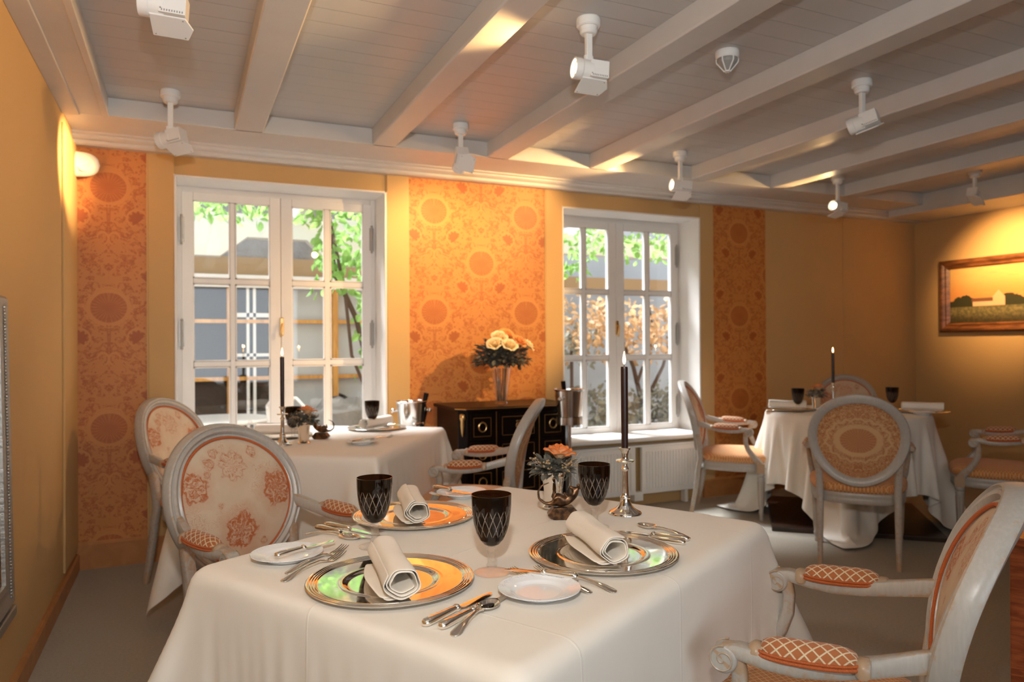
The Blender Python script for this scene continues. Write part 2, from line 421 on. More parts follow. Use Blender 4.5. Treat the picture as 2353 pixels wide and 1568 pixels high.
def copy_tree(o, parent=None):
    c = o.copy(); C.objects.link(c); c.parent = parent
    for ch in kids(o): copy_tree(ch, c)
    return c
def place(o, loc, rz, label=None, group=None):
    o.location = loc; o.rotation_euler = (0, 0, rz)
    if label: o['label'] = label
    if group: o['group'] = group
    return o
def rect(x0, x1, y0, y1): return [(x0, y0), (x1, y0), (x1, y1), (x0, y1)]
rnd = random.Random(4)

# ================================================================== THE ROOM
XL, XR, YW, YB, ZC = -.57, 6.53, 4.83, -2.2, 2.6
struct(MB().box(XL-.2, XR+.2, YB-.2, YW+.3, -.1, 0).build('floor', M_carpet, smooth=False))
struct(MB().box(XL-.2, XR+.2, YB-.2, YW+.3, ZC, ZC+.1).build('ceiling', M_ceil, smooth=False))
wb = MB()
OP = [(-.053, 1.252), (2.603, 3.895)]
ZS, ZT = .50, 2.322
for (a, b, z0, z1) in ((XL-.2, OP[0][0], 0, ZC), (OP[0][1], OP[1][0], 0, ZC), (OP[1][1], XR+.2, 0, ZC),
                       (OP[0][0], OP[0][1], ZT, ZC), (OP[1][0], OP[1][1], ZT, ZC), (OP[0][0], OP[0][1], 0, ZS), (OP[1][0], OP[1][1], 0, ZS)):
    wb.box(a, b, YW, YW+.32, z0, z1)
wf = struct(wb.build('wall_front', M_wall, smooth=False))
MB().box(5.545, 5.552, YW-.003, YW+.01, .12, 2.44).build('wall_seam', M_wall, wf, smooth=False)
# papered panels, each slightly proud of the wall with a narrow edge moulding
for (a, b, org) in ((XL+.002, -.198, -.40), (1.407, 2.460, 1.592), (4.032, 4.612, 4.315)):
    p = MB().box(a-org, b-org, -.008, 0, .13-1.51, 2.45-1.51).build('damask_panel', M_wp, wf, smooth=False, loc=(org, YW, 1.51))
    p['label'] = 'orange and gold damask wallpaper panel'
    for xe in (a-org, b-org):
        MB().box(xe-.004, xe+.004, -.012, 0, .13-1.51, 2.45-1.51).build('panel_edging', M_wall, p, smooth=False)
# flat raised wall strips beside the windows
for (a, b) in ((-.198, -.053), (1.252, 1.407), (2.46, 2.603), (3.895, 4.032)):
    MB().box(a+.004, b, -.014, 0, .13, 2.44).build('wall_strip', M_wall, wf, smooth=False, loc=(0, YW, 0), bev=.003)
struct(MB().box(XL-.2, XL, YB, YW, 0, ZC).build('wall_left', M_wall, smooth=False))
struct(MB().box(XR, XR+.2, YB, YW, 0, ZC).build('wall_right', M_wall, smooth=False))
wbk = MB()
for (a, b, z0, z1) in ((XL-.2, -.5, 0, ZC), (1.7, XR+.2, 0, ZC), (-.5, 1.7, 0, .7), (-.5, 1.7, 2.2, ZC)): wbk.box(a, b, YB-.15, YB, z0, z1)
struct(wbk.build('wall_back', M_wall, smooth=False))
# white frame strip on the left wall end by the corner
struct(MB().box(XL, XL+.012, 4.33, YW, .12, 2.44).build('trim_1', M_wall, smooth=False, bev=.004))
# baseboards
struct(MB().prism([(XL, 0), (XL+.02, 0), (XL+.02, .085), (XL+.012, .097), (XL, .097)], YB, YW, 'y').build('baseboard_left', M_base, smooth=False))
bb = MB()
for (a, b) in ((XL, OP[1][0]-.05), (OP[1][1]+.02, XR)):
    bb.prism([(YW, 0), (YW-.02, 0), (YW-.02, .14), (YW-.008, .158), (YW, .158)], a, b, 'x')
struct(bb.build('baseboard_front', M_base, smooth=False))
struct(MB().box(XR-.02, XR, YB, YW, 0, .14).build('baseboard_right', M_base, smooth=False, bev=.004))
# header along the window wall: soffit at 2.5, cornice profile below
hd = MB().box(XL, XR, 4.345, YW, 2.50, ZC)
struct(hd.build('trim_2', M_beam, smooth=False, bev=.004))
cor = [(YW, 2.437), (YW-.06, 2.437), (YW-.075, 2.446), (YW-.075, 2.462), (YW-.10, 2.468), (YW-.112, 2.478), (YW-.112, 2.486), (YW-.135, 2.492), (YW-.135, 2.50), (YW, 2.50)]
struct(MB().prism(cor, XL, XR, 'x').build('trim_3', M_beam, smooth=True, ang=30))
# board along the left wall and ceiling beams
struct(MB().box(XL, -.36, YB, 4.345, 2.50, ZC).box(XL, -.49, YB, 4.345, 2.488, 2.50).box(-.385, -.355, YB, 4.345, 2.494, 2.505).build('trim_4', M_beam, smooth=False, bev=.003))
for i, (a, b) in enumerate(((.262, .418), (1.045, 1.19), (1.80, 1.955), (2.565, 2.715), (3.44, 3.58), (4.205, 4.345), (5.02, 5.16))):
    bm_ = MB().prism([(a, ZC), (a, 2.506), (a+.006, 2.50), (b-.006, 2.50), (b, 2.506), (b, ZC)], YB, 4.36, 'y')
    bm_.box(b, b+.012, YB, 4.345, ZC-.014, ZC)
    struct(bm_.build('trim_%d' % (5+i), M_beam, smooth=False, bev=.002))
struct(MB().box(5.985, XR, YB, YW-.135, 2.437, ZC).build('trim_12', M_beam, smooth=False, bev=.004))

# ------------------------------------------------------------------ windows
def make_window(name, x0, x1, idx):
    cx = (x0+x1)/2 if idx == 0 else 3.25; ex = bpy.data.objects.new(name, None); C.objects.link(ex); ex['kind'] = 'structure'
    YF = 5.09
    # white reveal lining
    rv = MB().box(x0, x0+.012, YW-.016, YF+.08, ZS, ZT).box(x1-.012, x1, YW-.016, YF+.08, ZS, ZT).box(x0, x1, YW-.016, YF+.08, ZT-.012, ZT).box(x0, x1, YW, YF+.08, ZS, ZS+.012)
    rv.build('reveal', M_white, ex, smooth=False, bev=.003)
    fr = MB().box(x0+.01, x0+.045, YF, YF+.07, ZS+.01, ZT-.01).box(x1-.045, x1-.01, YF, YF+.07, ZS+.01, ZT-.01).box(x0+.0452, x1-.0452, YF+.001, YF+.07, ZT-.05, ZT-.01).box(x0+.0452, x1-.0452, YF+.001, YF+.07, ZS+.01, ZS+.05)
    fr.build('window_frame', M_white, ex, smooth=False, bev=.003)
    zb, z1, z2, zt = .60, 1.165, 1.704, 2.222
    for sgn, px in ((-1, (-.545, -.325, -.290, -.075)), (1, (.068, .284, .324, .552))):
        a, b, c, d = [cx+v for v in px]
        lo = (x0+.04) if sgn < 0 else cx-.004; hi = cx-.006 if sgn < 0 else (x1-.04)
        s = MB()
        y0, y1 = YF-.012, YF+.04
        s.box(lo, a, y0, y1, ZS+.045, ZT-.045).box(d, hi, y0, y1, ZS+.045, ZT-.045).box(a+.0002, d-.0002, y0+.0008, y1, ZS+.045, zb).box(a+.0002, d-.0002, y0+.0008, y1, zt, ZT-.045)
        sash = s.build('sash', M_white, ex, smooth=False, bev=.004)
        g = MB().box(b, c, y0+.006, y1-.006, zb, zt)
        g.build('glazing_bar', M_white, sash, smooth=False, bev=.006, seg=3)
        g = MB()
        for z in (z1, z2): g.box(a, d, y0+.0072, y1-.0055, z-.019, z+.019)
        g.build('glazing_bar', M_white, sash, smooth=False, bev=.006, seg=3)
        MB().box(a, d, YF+.016, YF+.019, zb, zt).build('pane', M_pane, sash, smooth=False)
        # bead lines around the glass
        bd = MB()
        for (p, q) in ((a, b), (c, d)):
            for (zl, zh) in ((zb, z1-.019), (z1+.019, z2-.019), (z2+.019, zt)):
                bd.box(p, p+.007, y0+.004, y0+.016, zl, zh).box(q-.007, q, y0+.004, y0+.016, zl, zh).box(p, q, y0+.004, y0+.016, zl, zl+.007).box(p, q, y0+.004, y0+.016, zh-.007, zh)
        bd.build('glazing_bead', M_white, sash, smooth=False)
        xe = x0+.04 if sgn < 0 else x1-.04
        for z in (.75, 1.36, 2.03):
            h = MB().tube([(xe, y0-.004, z-.085), (xe, y0-.004, z+.085)], .008, 10)
            h.sphere((xe, y0-.004, z-.09), .009).sphere((xe, y0-.004, z+.09), .009).box(xe-.016, xe+.016, y0-.001, y0+.006, z-.08, z+.08)
            h.build('hinge', M_agedsilver, ex)
    hb = MB().box(cx-.014, cx+.014, YF-.022, YF-.010, 1.35, 1.47)
    hh = hb.build('handle', M_brass, ex, smooth=False, bev=.005, seg=3)
    MB().tube([(cx, YF-.02, 1.43), (cx, YF-.045, 1.43), (cx-.004, YF-.052, 1.41), (cx-.012, YF-.054, 1.36), (cx-.01, YF-.054, 1.34)], [.006, .006, .007, .009, .006]).build('handle_lever', M_brass, ex)
    return ex
make_window('window_1', *OP[0], 0)
make_window('window_2', *OP[1], 1)
struct(MB().prism([(YW-.10, .515), (YW-.11, .525), (YW-.11, .545), (YW-.10, .553), (YW+.26, .553), (YW+.26, .515)], OP[1][0]-.04, OP[1][1]-.06, 'x').build('trim_13', M_white, smooth=False, bev=.003))
struct(MB().prism([(YW-.06, .515), (YW-.07, .525), (YW-.07, .545), (YW-.06, .553), (YW+.26, .553), (YW+.26, .515)], OP[0][0], OP[0][1], 'x').build('trim_14', M_white, smooth=False, bev=.003))

# radiator
rad = thing('radiator', 'white ribbed panel radiator below the right-hand window sill', 'radiator', (3.23, 4.78, 0))
for (a, b) in ((-.62, -.03), (.03, .60)):
    p = MB().box(a, b, -.035, .0, .10, .47).build('radiator_panel', M_rad, rad, smooth=False, bev=.006)
    q = MB(); n = 18
    for i in range(n):
        x = a+.03+(b-a-.06)*(i+.5)/n
        q.prism([(x-.010, -.036), (x-.006, -.046), (x+.006, -.046), (x+.010, -.036)], .14, .43, 'z')
    q.build('radiator_rib', M_rad, p, smooth=False)
MB().box(-.62, .60, -.04, .03, .47, .485).build('top_grille', M_rad, rad, smooth=False, bev=.003)
MB().box(-.04, .04, -.03, .03, .05, .12).build('valve_cover', M_rad, rad, smooth=False)
for x in (-.485, .465): MB().box(x-.015, x+.015, -.02, .03, 0, .12).build('bracket', M_rad, rad, smooth=False)

# ================================================================== CLOTHS (position based drape)
def drape(name, cx, cy, rz, ta, tb, A, B, top, step, crz=0., roundtop=False, cr=.012, seed=1, steps=230, iters=14, starch=6.5, ymax=None):
    """ta,tb table half sizes; A,B cloth half sizes; crz cloth rotation relative to table"""
    rg = np.random.default_rng(seed)
    nx = int(round(2*A/step))+1; ny = int(round(2*B/step))+1
    gx, gy = np.meshgrid(np.linspace(-A, A, nx), np.linspace(-B, B, ny), indexing='ij')
    hx, hy = gx[1, 0]-gx[0, 0], gy[0, 1]-gy[0, 0]
    c, s = math.cos(crz), math.sin(crz)
    X = gx*c-gy*s; Y = gx*s+gy*c
    P = np.stack([X, Y, np.full_like(X, 0.)], -1)
    er = .010   # rounding radius of the covered table edge
    def inside(x, y, k=0.):
        if roundtop: return np.sqrt(x*x+y*y) < ta-k
        return (np.abs(x) < ta-k) & (np.abs(y) < tb-k)
    pin = inside(X, Y, er)
    out = np.sqrt(np.maximum(np.abs(X)-ta, 0)**2+np.maximum(np.abs(Y)-tb, 0)**2) if not roundtop else np.maximum(np.sqrt(X*X+Y*Y)-ta, 0)
    P[..., 2] -= out*.35
    P += rg.normal(0, .0012, P.shape)*(~pin)[..., None]
    P[pin] = np.stack([X, Y, 0*X], -1)[pin]
    w = (~pin).astype(float)
    if roundtop:
        rr_ = np.sqrt(X*X+Y*Y)+1e-9; ug, vg = np.abs(gx), np.abs(gy); kk = np.exp(-((ug-vg)/.10)**2)*np.clip((rr_-ta)/.15, 0, 1)*starch
        sfx, sfy = X/rr_*kk, Y/rr_*kk
    else:
        ex_, ey_ = np.abs(X)-ta, np.abs(Y)-tb
        kk = np.exp(-((ex_-ey_)/.17)**2)*np.clip(np.minimum(ex_, ey_)/.05, 0, 1)*starch
        sfx, sfy = np.sign(X)*kk*.72, np.sign(Y)*kk*.72
    V = np.zeros_like(P); dt = 1/60.
    def con(a, b, L, k=1.):
        pa = P[a]; pb = P[b]; d = pb-pa; l = np.sqrt((d*d).sum(-1))+1e-9
        wa = w[a]; wb_ = w[b]; ws = wa+wb_+1e-9; f = k*(l-L)/l/ws
        P[a] = pa+d*(f*wa)[..., None]; P[b] = pb-d*(f*wb_)[..., None]
    sl = slice
    def pairs(di, dj):
        res = []
        for par in (0, 1):
            if di:
                i0 = np.arange(par*di, nx-di, 2*di) if False else None
            res.append(par)
        return res
    dg = math.hypot(hx, hy)
    for it in range(steps):
        V *= .985 if it < steps*.6 else .90
        V[..., 2] -= 9.8*dt
        if it < steps*.92:      # starched linen: the corner cones stand out from the table
            V[..., 0] += sfx*dt; V[..., 1] += sfy*dt
        Q = P.copy(); P = P+V*dt*w[..., None]
        for k in range(iters):
            for par in (0, 1):
                n2 = (nx-par)//2*2
                con((sl(par, par+n2, 2), sl(None)), (sl(par+1, par+n2, 2), sl(None)), hx)
                m2 = (ny-par)//2*2
                con((sl(None), sl(par, par+m2, 2)), (sl(None), sl(par+1, par+m2, 2)), hy)
                con((sl(par, par+n2, 2), sl(0, -1)), (sl(par+1, par+n2, 2), sl(1, None)), dg, .35)
                con((sl(par, par+n2, 2), sl(1, None)), (sl(par+1, par+n2, 2), sl(0, -1)), dg, .35)
            if k % 3 == 0:
                for par in range(4):
                    n4 = len(range(par, nx-2, 4)); 
                    if n4: con((sl(par, par+4*n4, 4), sl(None)), (sl(par+2, par+2+4*n4, 4), sl(None)), 2*hx, .12)
                    m4 = len(range(par, ny-2, 4))
                    if m4: con((sl(None), sl(par, par+4*m4, 4)), (sl(None), sl(par+2, par+2+4*m4, 4)), 2*hy, .12)
            # collision with the rounded table block
            x, y, z = P[..., 0], P[..., 1], P[..., 2]
            if roundtop:
                r = np.sqrt(x*x+y*y)+1e-9; qx = r-(ta-er); dz = z+er
                nxx, nyy = x/r, y/r
                ox = np.maximum(qx, 0); oz = np.maximum(dz, 0); dist = np.sqrt(ox*ox+oz*oz)+1e-9
                hit = (np.minimum(np.maximum(qx, dz), 0)+np.where((qx > 0) | (dz > 0), dist, 0)) < er
                ins = hit & (qx <= 0) & (dz <= 0)
                sx = np.where(ins, np.where(qx > dz, 1., 0.), ox/dist); sz = np.where(ins, np.where(qx > dz, 0., 1.), oz/dist)
                dd = np.where(ins, er-np.maximum(qx, dz), er-dist)
                x += np.where(hit, nxx*sx*dd, 0)*w; y += np.where(hit, nyy*sx*dd, 0)*w; z += np.where(hit, sz*dd, 0)*w
            else:
                e2 = cr
                qx = np.abs(x)-(ta-e2); qy = np.abs(y)-(tb-e2)
                ox = np.maximum(qx, 0); oy = np.maximum(qy, 0); rr = np.sqrt(ox*ox+oy*oy)+1e-9
                d2 = np.where((qx > 0) | (qy > 0), rr, np.maximum(qx, qy))-e2      # 2d signed distance to footprint
                gxn = np.where((qx > 0) | (qy > 0), ox/rr, (qx > qy)*1.)*np.sign(x); gyn = np.where((qx > 0) | (qy > 0), oy/rr, (qx <= qy)*1.)*np.sign(y)
                q = d2+er; dz = z+er
                o1 = np.maximum(q, 0); oz = np.maximum(dz, 0); dist = np.sqrt(o1*o1+oz*oz)+1e-9
                sd = np.where((q > 0) | (dz > 0), dist, np.maximum(q, dz))-er
                hit = sd < 0
                ins = (q <= 0) & (dz <= 0)
                s1 = np.where(ins, (q > dz)*1., o1/dist); s3 = np.where(ins, (q <= dz)*1., oz/dist)
                x += np.where(hit, -sd*s1*gxn, 0)*w; y += np.where(hit, -sd*s1*gyn, 0)*w; z += np.where(hit, -sd*s3, 0)*w
            np.maximum(z, -top+.012, out=z)
            if ymax is not None:
                wy = cy+math.sin(rz)*x+math.cos(rz)*y-ymax; ov = np.maximum(wy, 0)*w
                x -= math.sin(rz)*ov; y -= math.cos(rz)*ov
        V = (P-Q)/dt
    P[..., 2] += top+.004
    m_ = MB(); rows = [[tuple(P[i, j]) for j in range(ny)] for i in range(nx)]
    uvs = [(gx[i, j], gy[i, j]) for i in range(nx) for j in range(ny)]
    m_.grid(rows, uvs=uvs)
    o = m_.build(name, M_cloth, ang=181, loc=(cx, cy, 0), rot=(0, 0, rz), recalc=False)
    # hem fold: a narrow second layer round the border is folded into the sheet by thickness
    md = o.modifiers.new('s', 'SOLIDIFY'); md.thickness = .0012; md.offset = -1
    md = o.modifiers.new('u', 'SUBSURF'); md.levels = 1; md.render_levels = 1
    return o

# ================================================================== ARMCHAIR
def back_y(s, z):
    t = max(0., (z-.42)/.56)
    return -.245-.145*t**1.8+.035*(s/.25)**2
def outline(scale=1., n=56):
    pts = []
    for i in range(n):
        a = 2*PI*i/n; c, s = math.cos(a), math.sin(a)
        e = .62
        x = abs(c)**e*(1 if c >= 0 else -1); y = abs(s)**e*(1 if s >= 0 else -1)
        hw = .245+.035*(y+1)/2+.0
        yy = .25*y+.018*(1-x*x)*(1 if y > 0 else 0)
        pts.append((x*hw*scale, yy*scale))
    return pts
def cushion(z0, h, mt, name, parent, scale=1.):
    m = MB(); rows = []; uvs = []
    for (sc_, z) in ((.97, 0), (1.012, .25), (1.02, .5), (.995, .74), (.93, .9), (.82, 1.0), (.66, 1.08), (.45, 1.14), (.2, 1.18), (.01, 1.19)):
        ring = outline(sc_*scale); rows.append([(x, y, z0+h*z) for x, y in ring]); uvs += [(x, y) for x, y in ring]
    m.grid(rows, True, False, uvs, True, True)
    return m.build(name, mt, parent, ang=60)
def oval(a, b, th, z0=.72):
    x = a*math.cos(th)*(1+.085*math.sin(th)); z = b*math.sin(th)
    return x, z0+z
def make_chair():
    t = thing('armchair', '', 'armchair')
    # seat rail
    m = MB(); rows = []
    for (k, z) in ((.97, .345), (.985, .350), (.985, .372), (.975, .378), (.985, .386), (.985, .402), (.965, .410)): rows.append([(x, y, z) for x, y in outline(k)])
    m.grid(rows, True, False, None, True, True); m.build('seat_rail', M_chair, t, ang=50)
    cushion(.408, .068, M_seat, 'seat', t, 1.0)
    # front legs
    for sx in (-1, 1):
        lg = MB(); T = Matrix.Translation((sx*.238, .205, 0))
        lg.lathe([(.0, 0), (.0125, 0), (.014, .012), (.012, .03), (.0165, .05), (.0175, .06), (.0145, .068), (.017, .09), (.0245, .285), (.026, .305), (.020, .315), (.0275, .325), (.0285, .335), (.024, .345)], 20, T)
        lg.box(-.028, .028, -.028, .028, .342, .41, T)
        lf = lg.build('leg', M_chair, t, ang=35)
        fl_ = MB()
        for k in range(8):
            a = 2*PI*k/8
            fl_.tube([(sx*.238+math.cos(a)*r, .205+math.sin(a)*r, z) for r, z in ((.0185, .10), (.0215, .19), (.025, .28))], .0016, 5)
        fl_.lathe([(0, .004), (.010, .003), (.014, 0), (.019, 0), (.019, -.003)], 16, Matrix.Translation((sx*.238, .2345, .377)) @ Matrix.Rotation(R(-90), 4, 'X'))
        fl_.build('fluting', M_chair, lf)
    # back legs running up into the uprights
    for sx in (-1, 1):
        lg = MB(); rows = []
        for z in (0, .06, .15, .25, .34, .42, .50, .58, .66):
            hw = .0135+.0055*min(1, z/.34)
            if z <= .40: y = -.235-.060*(1-z/.42)**1.5-.0; x = sx*(.203)
            else: y = back_y(.2, z); x = sx*(.203+.012*(z-.42)/.24)
            if z == .66: hw = .012
            rows.append([(x+hw*c_[0], y+hw*c_[1], z) for c_ in ((-1, -.8), (-.8, -1), (.8, -1), (1, -.8), (1, .8), (.8, 1), (-.8, 1), (-1, .8))])
        lg.grid(rows, True, False, None, True, True)
        lg.build('leg', M_chair, t, ang=50)
    # oval back frame, moulded section swept round the oval
    N = 72; sec = [(-.024, .004), (-.024, .012), (-.018, .016), (-.013, .013), (-.011, .012), (-.008, .016), (.000, .021), (.008, .019), (.010, .0145), (.013, .0145), (.018, .019), (.023, .015), (.025, .006), (.027, -.010), (.027, -.026), (.022, -.033), (.010, -.034), (-.012, -.030), (-.024, -.020)]
    rows = []
    for i in range(N):
        th = 2*PI*i/N; x, z = oval(.238, .243, th); x2, z2 = oval(.238, .243, th+.01)
        tx, tz = x2-x, z2-z; l = math.hypot(tx, tz); ox, oz = tz/l, -tx/l
        rows.append([(x+ox*u, back_y(x, z)+v, z+oz*u) for (u, v) in sec])
    MB().grid(rows, True, True).build('back_frame', M_chair, t, ang=38)
    # upholstered front panel with a domed face, piping, and the printed back panel
    def panel(k0, dome, off, sgn):
        m = MB(); rows = []; uvs = []
        for f in (1., .97, .9, .8, .65, .5, .35, .2, .08, .003):
            ring = []
            for i in range(48):
                th = 2*PI*i/48; x, z = oval(.238*k0*f, .243*k0*f, th)
                ring.append((x, back_y(x, z)+sgn*(off+dome*(1-f**2.6)), z)); uvs.append((x, z-.72))
            rows.append(ring)
        m.grid(rows, True, False, uvs, False, True); return m
    fp = panel(.915, .022, .006, 1).build('backrest', M_toile, t, ang=80)
    pp = [( (lambda x, z: (x, back_y(x, z)+.014, z))(*oval(.238*.905, .243*.905, 2*PI*i/72))) for i in range(73)]
    MB().tube(pp, .0048, 8, False).build('piping', M_pipe, fp)
    panel(.91, .008, .012, -1).build('back_panel', M_bdam, t, ang=80)
    # arms
    for sx in (-1, 1):
        path = [(.228, -.262, .690), (.240, -.215, .680), (.256, -.150, .664), (.268, -.08, .650), (.275, -.01, .642), (.279, .05, .645), (.280, .10, .652), (.280, .135, .650)]
        m = MB(); rows = []
        for i, p in enumerate(path):
            hw = (.012, .013, .016, .023, .025, .021, .019, .019)[i]; hh = (.022, .020, .018, .017, .016, .016, .015, .012)[i]
            x, y, z = p; x *= sx
            rows.append([(x+hw*a, y, z+hh*b) for a, b in ((-1, -.6), (-.8, -1), (.8, -1), (1, -.6), (1, .45), (.9, .62), (.86, .9), (.7, 1), (-.7, 1), (-.86, .9), (-.9, .62), (-1, .45))])
        m.grid(rows, True, False, None, True, True)
        # volute
        vc = Vector((sx*.280, .130, .634)); TV = Matrix.Translation(vc) @ Matrix.Rotation(R(90), 4, 'Y')
        m.lathe([(0, -.0215), (.024, -.0215), (.0275, -.019), (.0285, -.015), (.0285, .015), (.0275, .019), (.024, .0215), (0, .0215)], 28, TV)
        # end lips of the pad seat
        for yy, zz in ((-.128, .668), (.068, .660)):
            m.grid([[(sx*.274+.024*k*a, yy+dy, zz-.004+.018*k*b) for a, b in ((-1, -.8), (1, -.8), (1.05, .2), (.75, .85), (0, 1.1), (-.75, .85), (-1.05, .2))] for k, dy in ((.75, -.013), (1, -.006), (1, .006), (.75, .013))], True, False, None, True, True)
        arm = m.build('arm', M_chair, t, ang=45)
        sp = MB()
        for side in (-1, 1):
            pts = []
            for i in range(40):
                f = i/39; a = R(95)+f*2*PI*1.6*(-1); r = .0255*(1-f)**.85+.0035
                pts.append(vc+Vector((side*.0222, math.cos(a)*r, math.sin(a)*r)))
            sp.tube(pts, [.0024*(1-.4*i/39) for i in range(40)], 6)
        sp.build('scroll', M_chair, arm)
        # arm support sweeping down and forward to the seat rail
        sup = [(.279, .108, .640), (.277, .100, .60), (.273, .102, .555), (.267, .118, .51), (.258, .148, .465), (.249, .182, .425), (.244, .204, .395)]
        rows = []
        for i, (x, y, z) in enumerate(sup):
            hw = (.016, .0145, .0145, .0155, .017, .020, .022)[i]
            j = min(i+1, len(sup)-1); k = max(i-1, 0); d = Vector(sup[j])-Vector(sup[k]); d.normalize(); nn = Vector((0, d.z, -d.y)).normalized()
            rows.append([Vector((sx*(x+hw*.9*a), y, z))+nn*hw*b for a, b in ((-1, -.7), (-.7, -1), (-.25, -1), (0, -1.25), (.25, -1), (.7, -1), (1, -.7), (1, .7), (.7, 1), (-.7, 1), (-1, .7))])
        MB().grid(rows, True, False, None, True, True).build('arm_support', M_chair, t, ang=50)
        # pad
        m = MB(); rows = []; uvs = []; n = 22
        for i in range(n+1):
            f = -1+2*i/n; k = (1-abs(f)**3.2)**.42 if abs(f) < 1 else .02; k = max(k, .12)
            y = -.03+.094*f; z = .652+.006*f*f-.010*f*.4; ring = []
            for j in range(17):
                a = PI*j/16; ring.append((sx*.274+.0285*k*math.cos(a)*(1.03 if .1 < j/16 < .9 else 1), y, z+.043*k**.8*math.sin(a)**.8)); uvs.append((y, (j/16-.5)*.112))
            rows.append(ring)
        m.grid(rows, False, False, uvs, True, True)
        pad = m.build('arm_pad', M_pad, arm, ang=70)
        ring = []
        for i in range(49):
            a = 2*PI*i/48; c_, s_ = math.cos(a), math.sin(a)
            f = abs(s_)**.55*(1 if s_ >= 0 else -1); g = abs(c_)**.55*(1 if c_ >= 0 else -1)
            ring.append((sx*.274+.0292*g, -.03+.0955*f, .656+.006*f*f-.010*f*.4))
        MB().tube(ring, .0042, 7, False).tube([(p[0], p[1], p[2]+.007) for p in ring], .0030, 6, False).build('piping', M_pipe, pad)
    return t

LBL = [  # x, y, heading(deg), label, group
 (1.318, 1.238, 125, 'grey painted armchair in the right foreground, side on to the nearest table'),
 (.305, 2.585, -61, 'grey oval-back armchair with floral front facing us behind the nearest table'),
 (1.417, 3.70, 148, 'oval-back armchair seen in profile in front of the black chest'),
 (.165, 4.37, -38, 'oval-back floral armchair in the left corner by the red damask panel and left window'),
 (3.81, 4.33, -46, 'armchair in profile facing right in front of the right-hand window and radiator'),
 (3.715, 3.14, 41, 'armchair seen from behind with damask oval back, in front of the far right table'),
 (4.87, 3.03, 123, 'armchair cut off by the right edge of the photo, below the painting'),
 (5.16, 4.47, 222, 'pale oval-back armchair behind the far right table, mostly hidden by it'),
]
proto = make_chair()
chairs = []
for i, (x, y, h, lb) in enumerate(LBL):
    c_ = proto if i == 0 else copy_tree(proto)
    chairs.append(place(c_, (x, y, 0), R(h-90), lb, 'oval-back armchairs at the tables'))

# ================================================================== TABLES
def make_table(cx, cy, rz, a, b, top, label, leg='four'):
    t = thing('dining_table', label, 'table', (cx, cy, 0), rz)
    MB().box(-a, a, -b, b, top-.03, top-.004).build('tabletop', M_darkwood, t, smooth=False, bev=.004)
    if leg == 'four':
        MB().box(-a+.06, a-.06, -b+.06, b-.06, top-.11, top-.03).build('apron', M_darkwood, t, smooth=False)
        for sx in (-1, 1):
            for sy in (-1, 1):
                k = Matrix.Translation((sx*(a-.09), sy*(b-.09), 0))
                MB().prism([(-.028, -.028), (.028, -.028), (.028, .028), (-.028, .028)], 0, top-.03, 'z', k).build('leg', M_darkwood, t, smooth=False, bev=.004)
    return t
U = Vector((.877, .4805, 0)); W_ = Vector((-.4805, .877, 0)); TC = Vector((.745, 1.68, 0)); TRZ = math.atan2(.4805, .877)
make_table(TC.x, TC.y, TRZ, .566, .448, .772, 'nearest dining table, its dark wood hidden under a long white cloth')
c1 = drape('tablecloth', TC.x, TC.y, TRZ, .592, .474, 1.10, .98, .776, .0205, seed=3, starch=18)
tag(c1, 'cream white tablecloth on the nearest table, filling the foreground', 'tablecloth')
T2 = Vector((.735, 3.95, 0)); T2R = R(-34)
make_table(T2.x, T2.y, T2R, .441, .576, .772, 'dining table by the left-hand window, hidden under a white cloth')
c2 = drape('tablecloth', T2.x, T2.y, T2R, .467, .602, .90, 1.04, .776, .025, seed=5, starch=5., ymax=4.795)
tag(c2, 'white tablecloth hanging to the floor on the table by the left-hand window', 'tablecloth')
T3 = Vector((4.38, 3.80, 0)); T3R = R(-42)
t3 = thing('dining_table', 'pedestal dining table in the far right corner under a pointed white cloth', 'table', (T3.x, T3.y, 0), T3R)
MB().lathe([(0, .742), (.53, .742), (.54, .75), (.54, .768), (0, .768)], 48).build('tabletop', M_darkwood, t3, ang=30)
MB().lathe([(0, .03), (.06, .03), (.045, .08), (.04, .3), (.05, .5), (.045, .65), (.09, .74), (0, .742)], 24).build('column', M_darkwood, t3)
MB().box(-.53, .53, -.53, .53, 0, .03).build('plinth', M_darkwood, t3, smooth=False, bev=.004)
c3 = drape('tablecloth', T3.x, T3.y, 0, .555, .555, 1.0, 1.0, .776, .025, crz=R(-4), roundtop=True, seed=8)
tag(c3, 'white tablecloth with pointed hanging corners on the far right table', 'tablecloth')
ZT_ = .7815

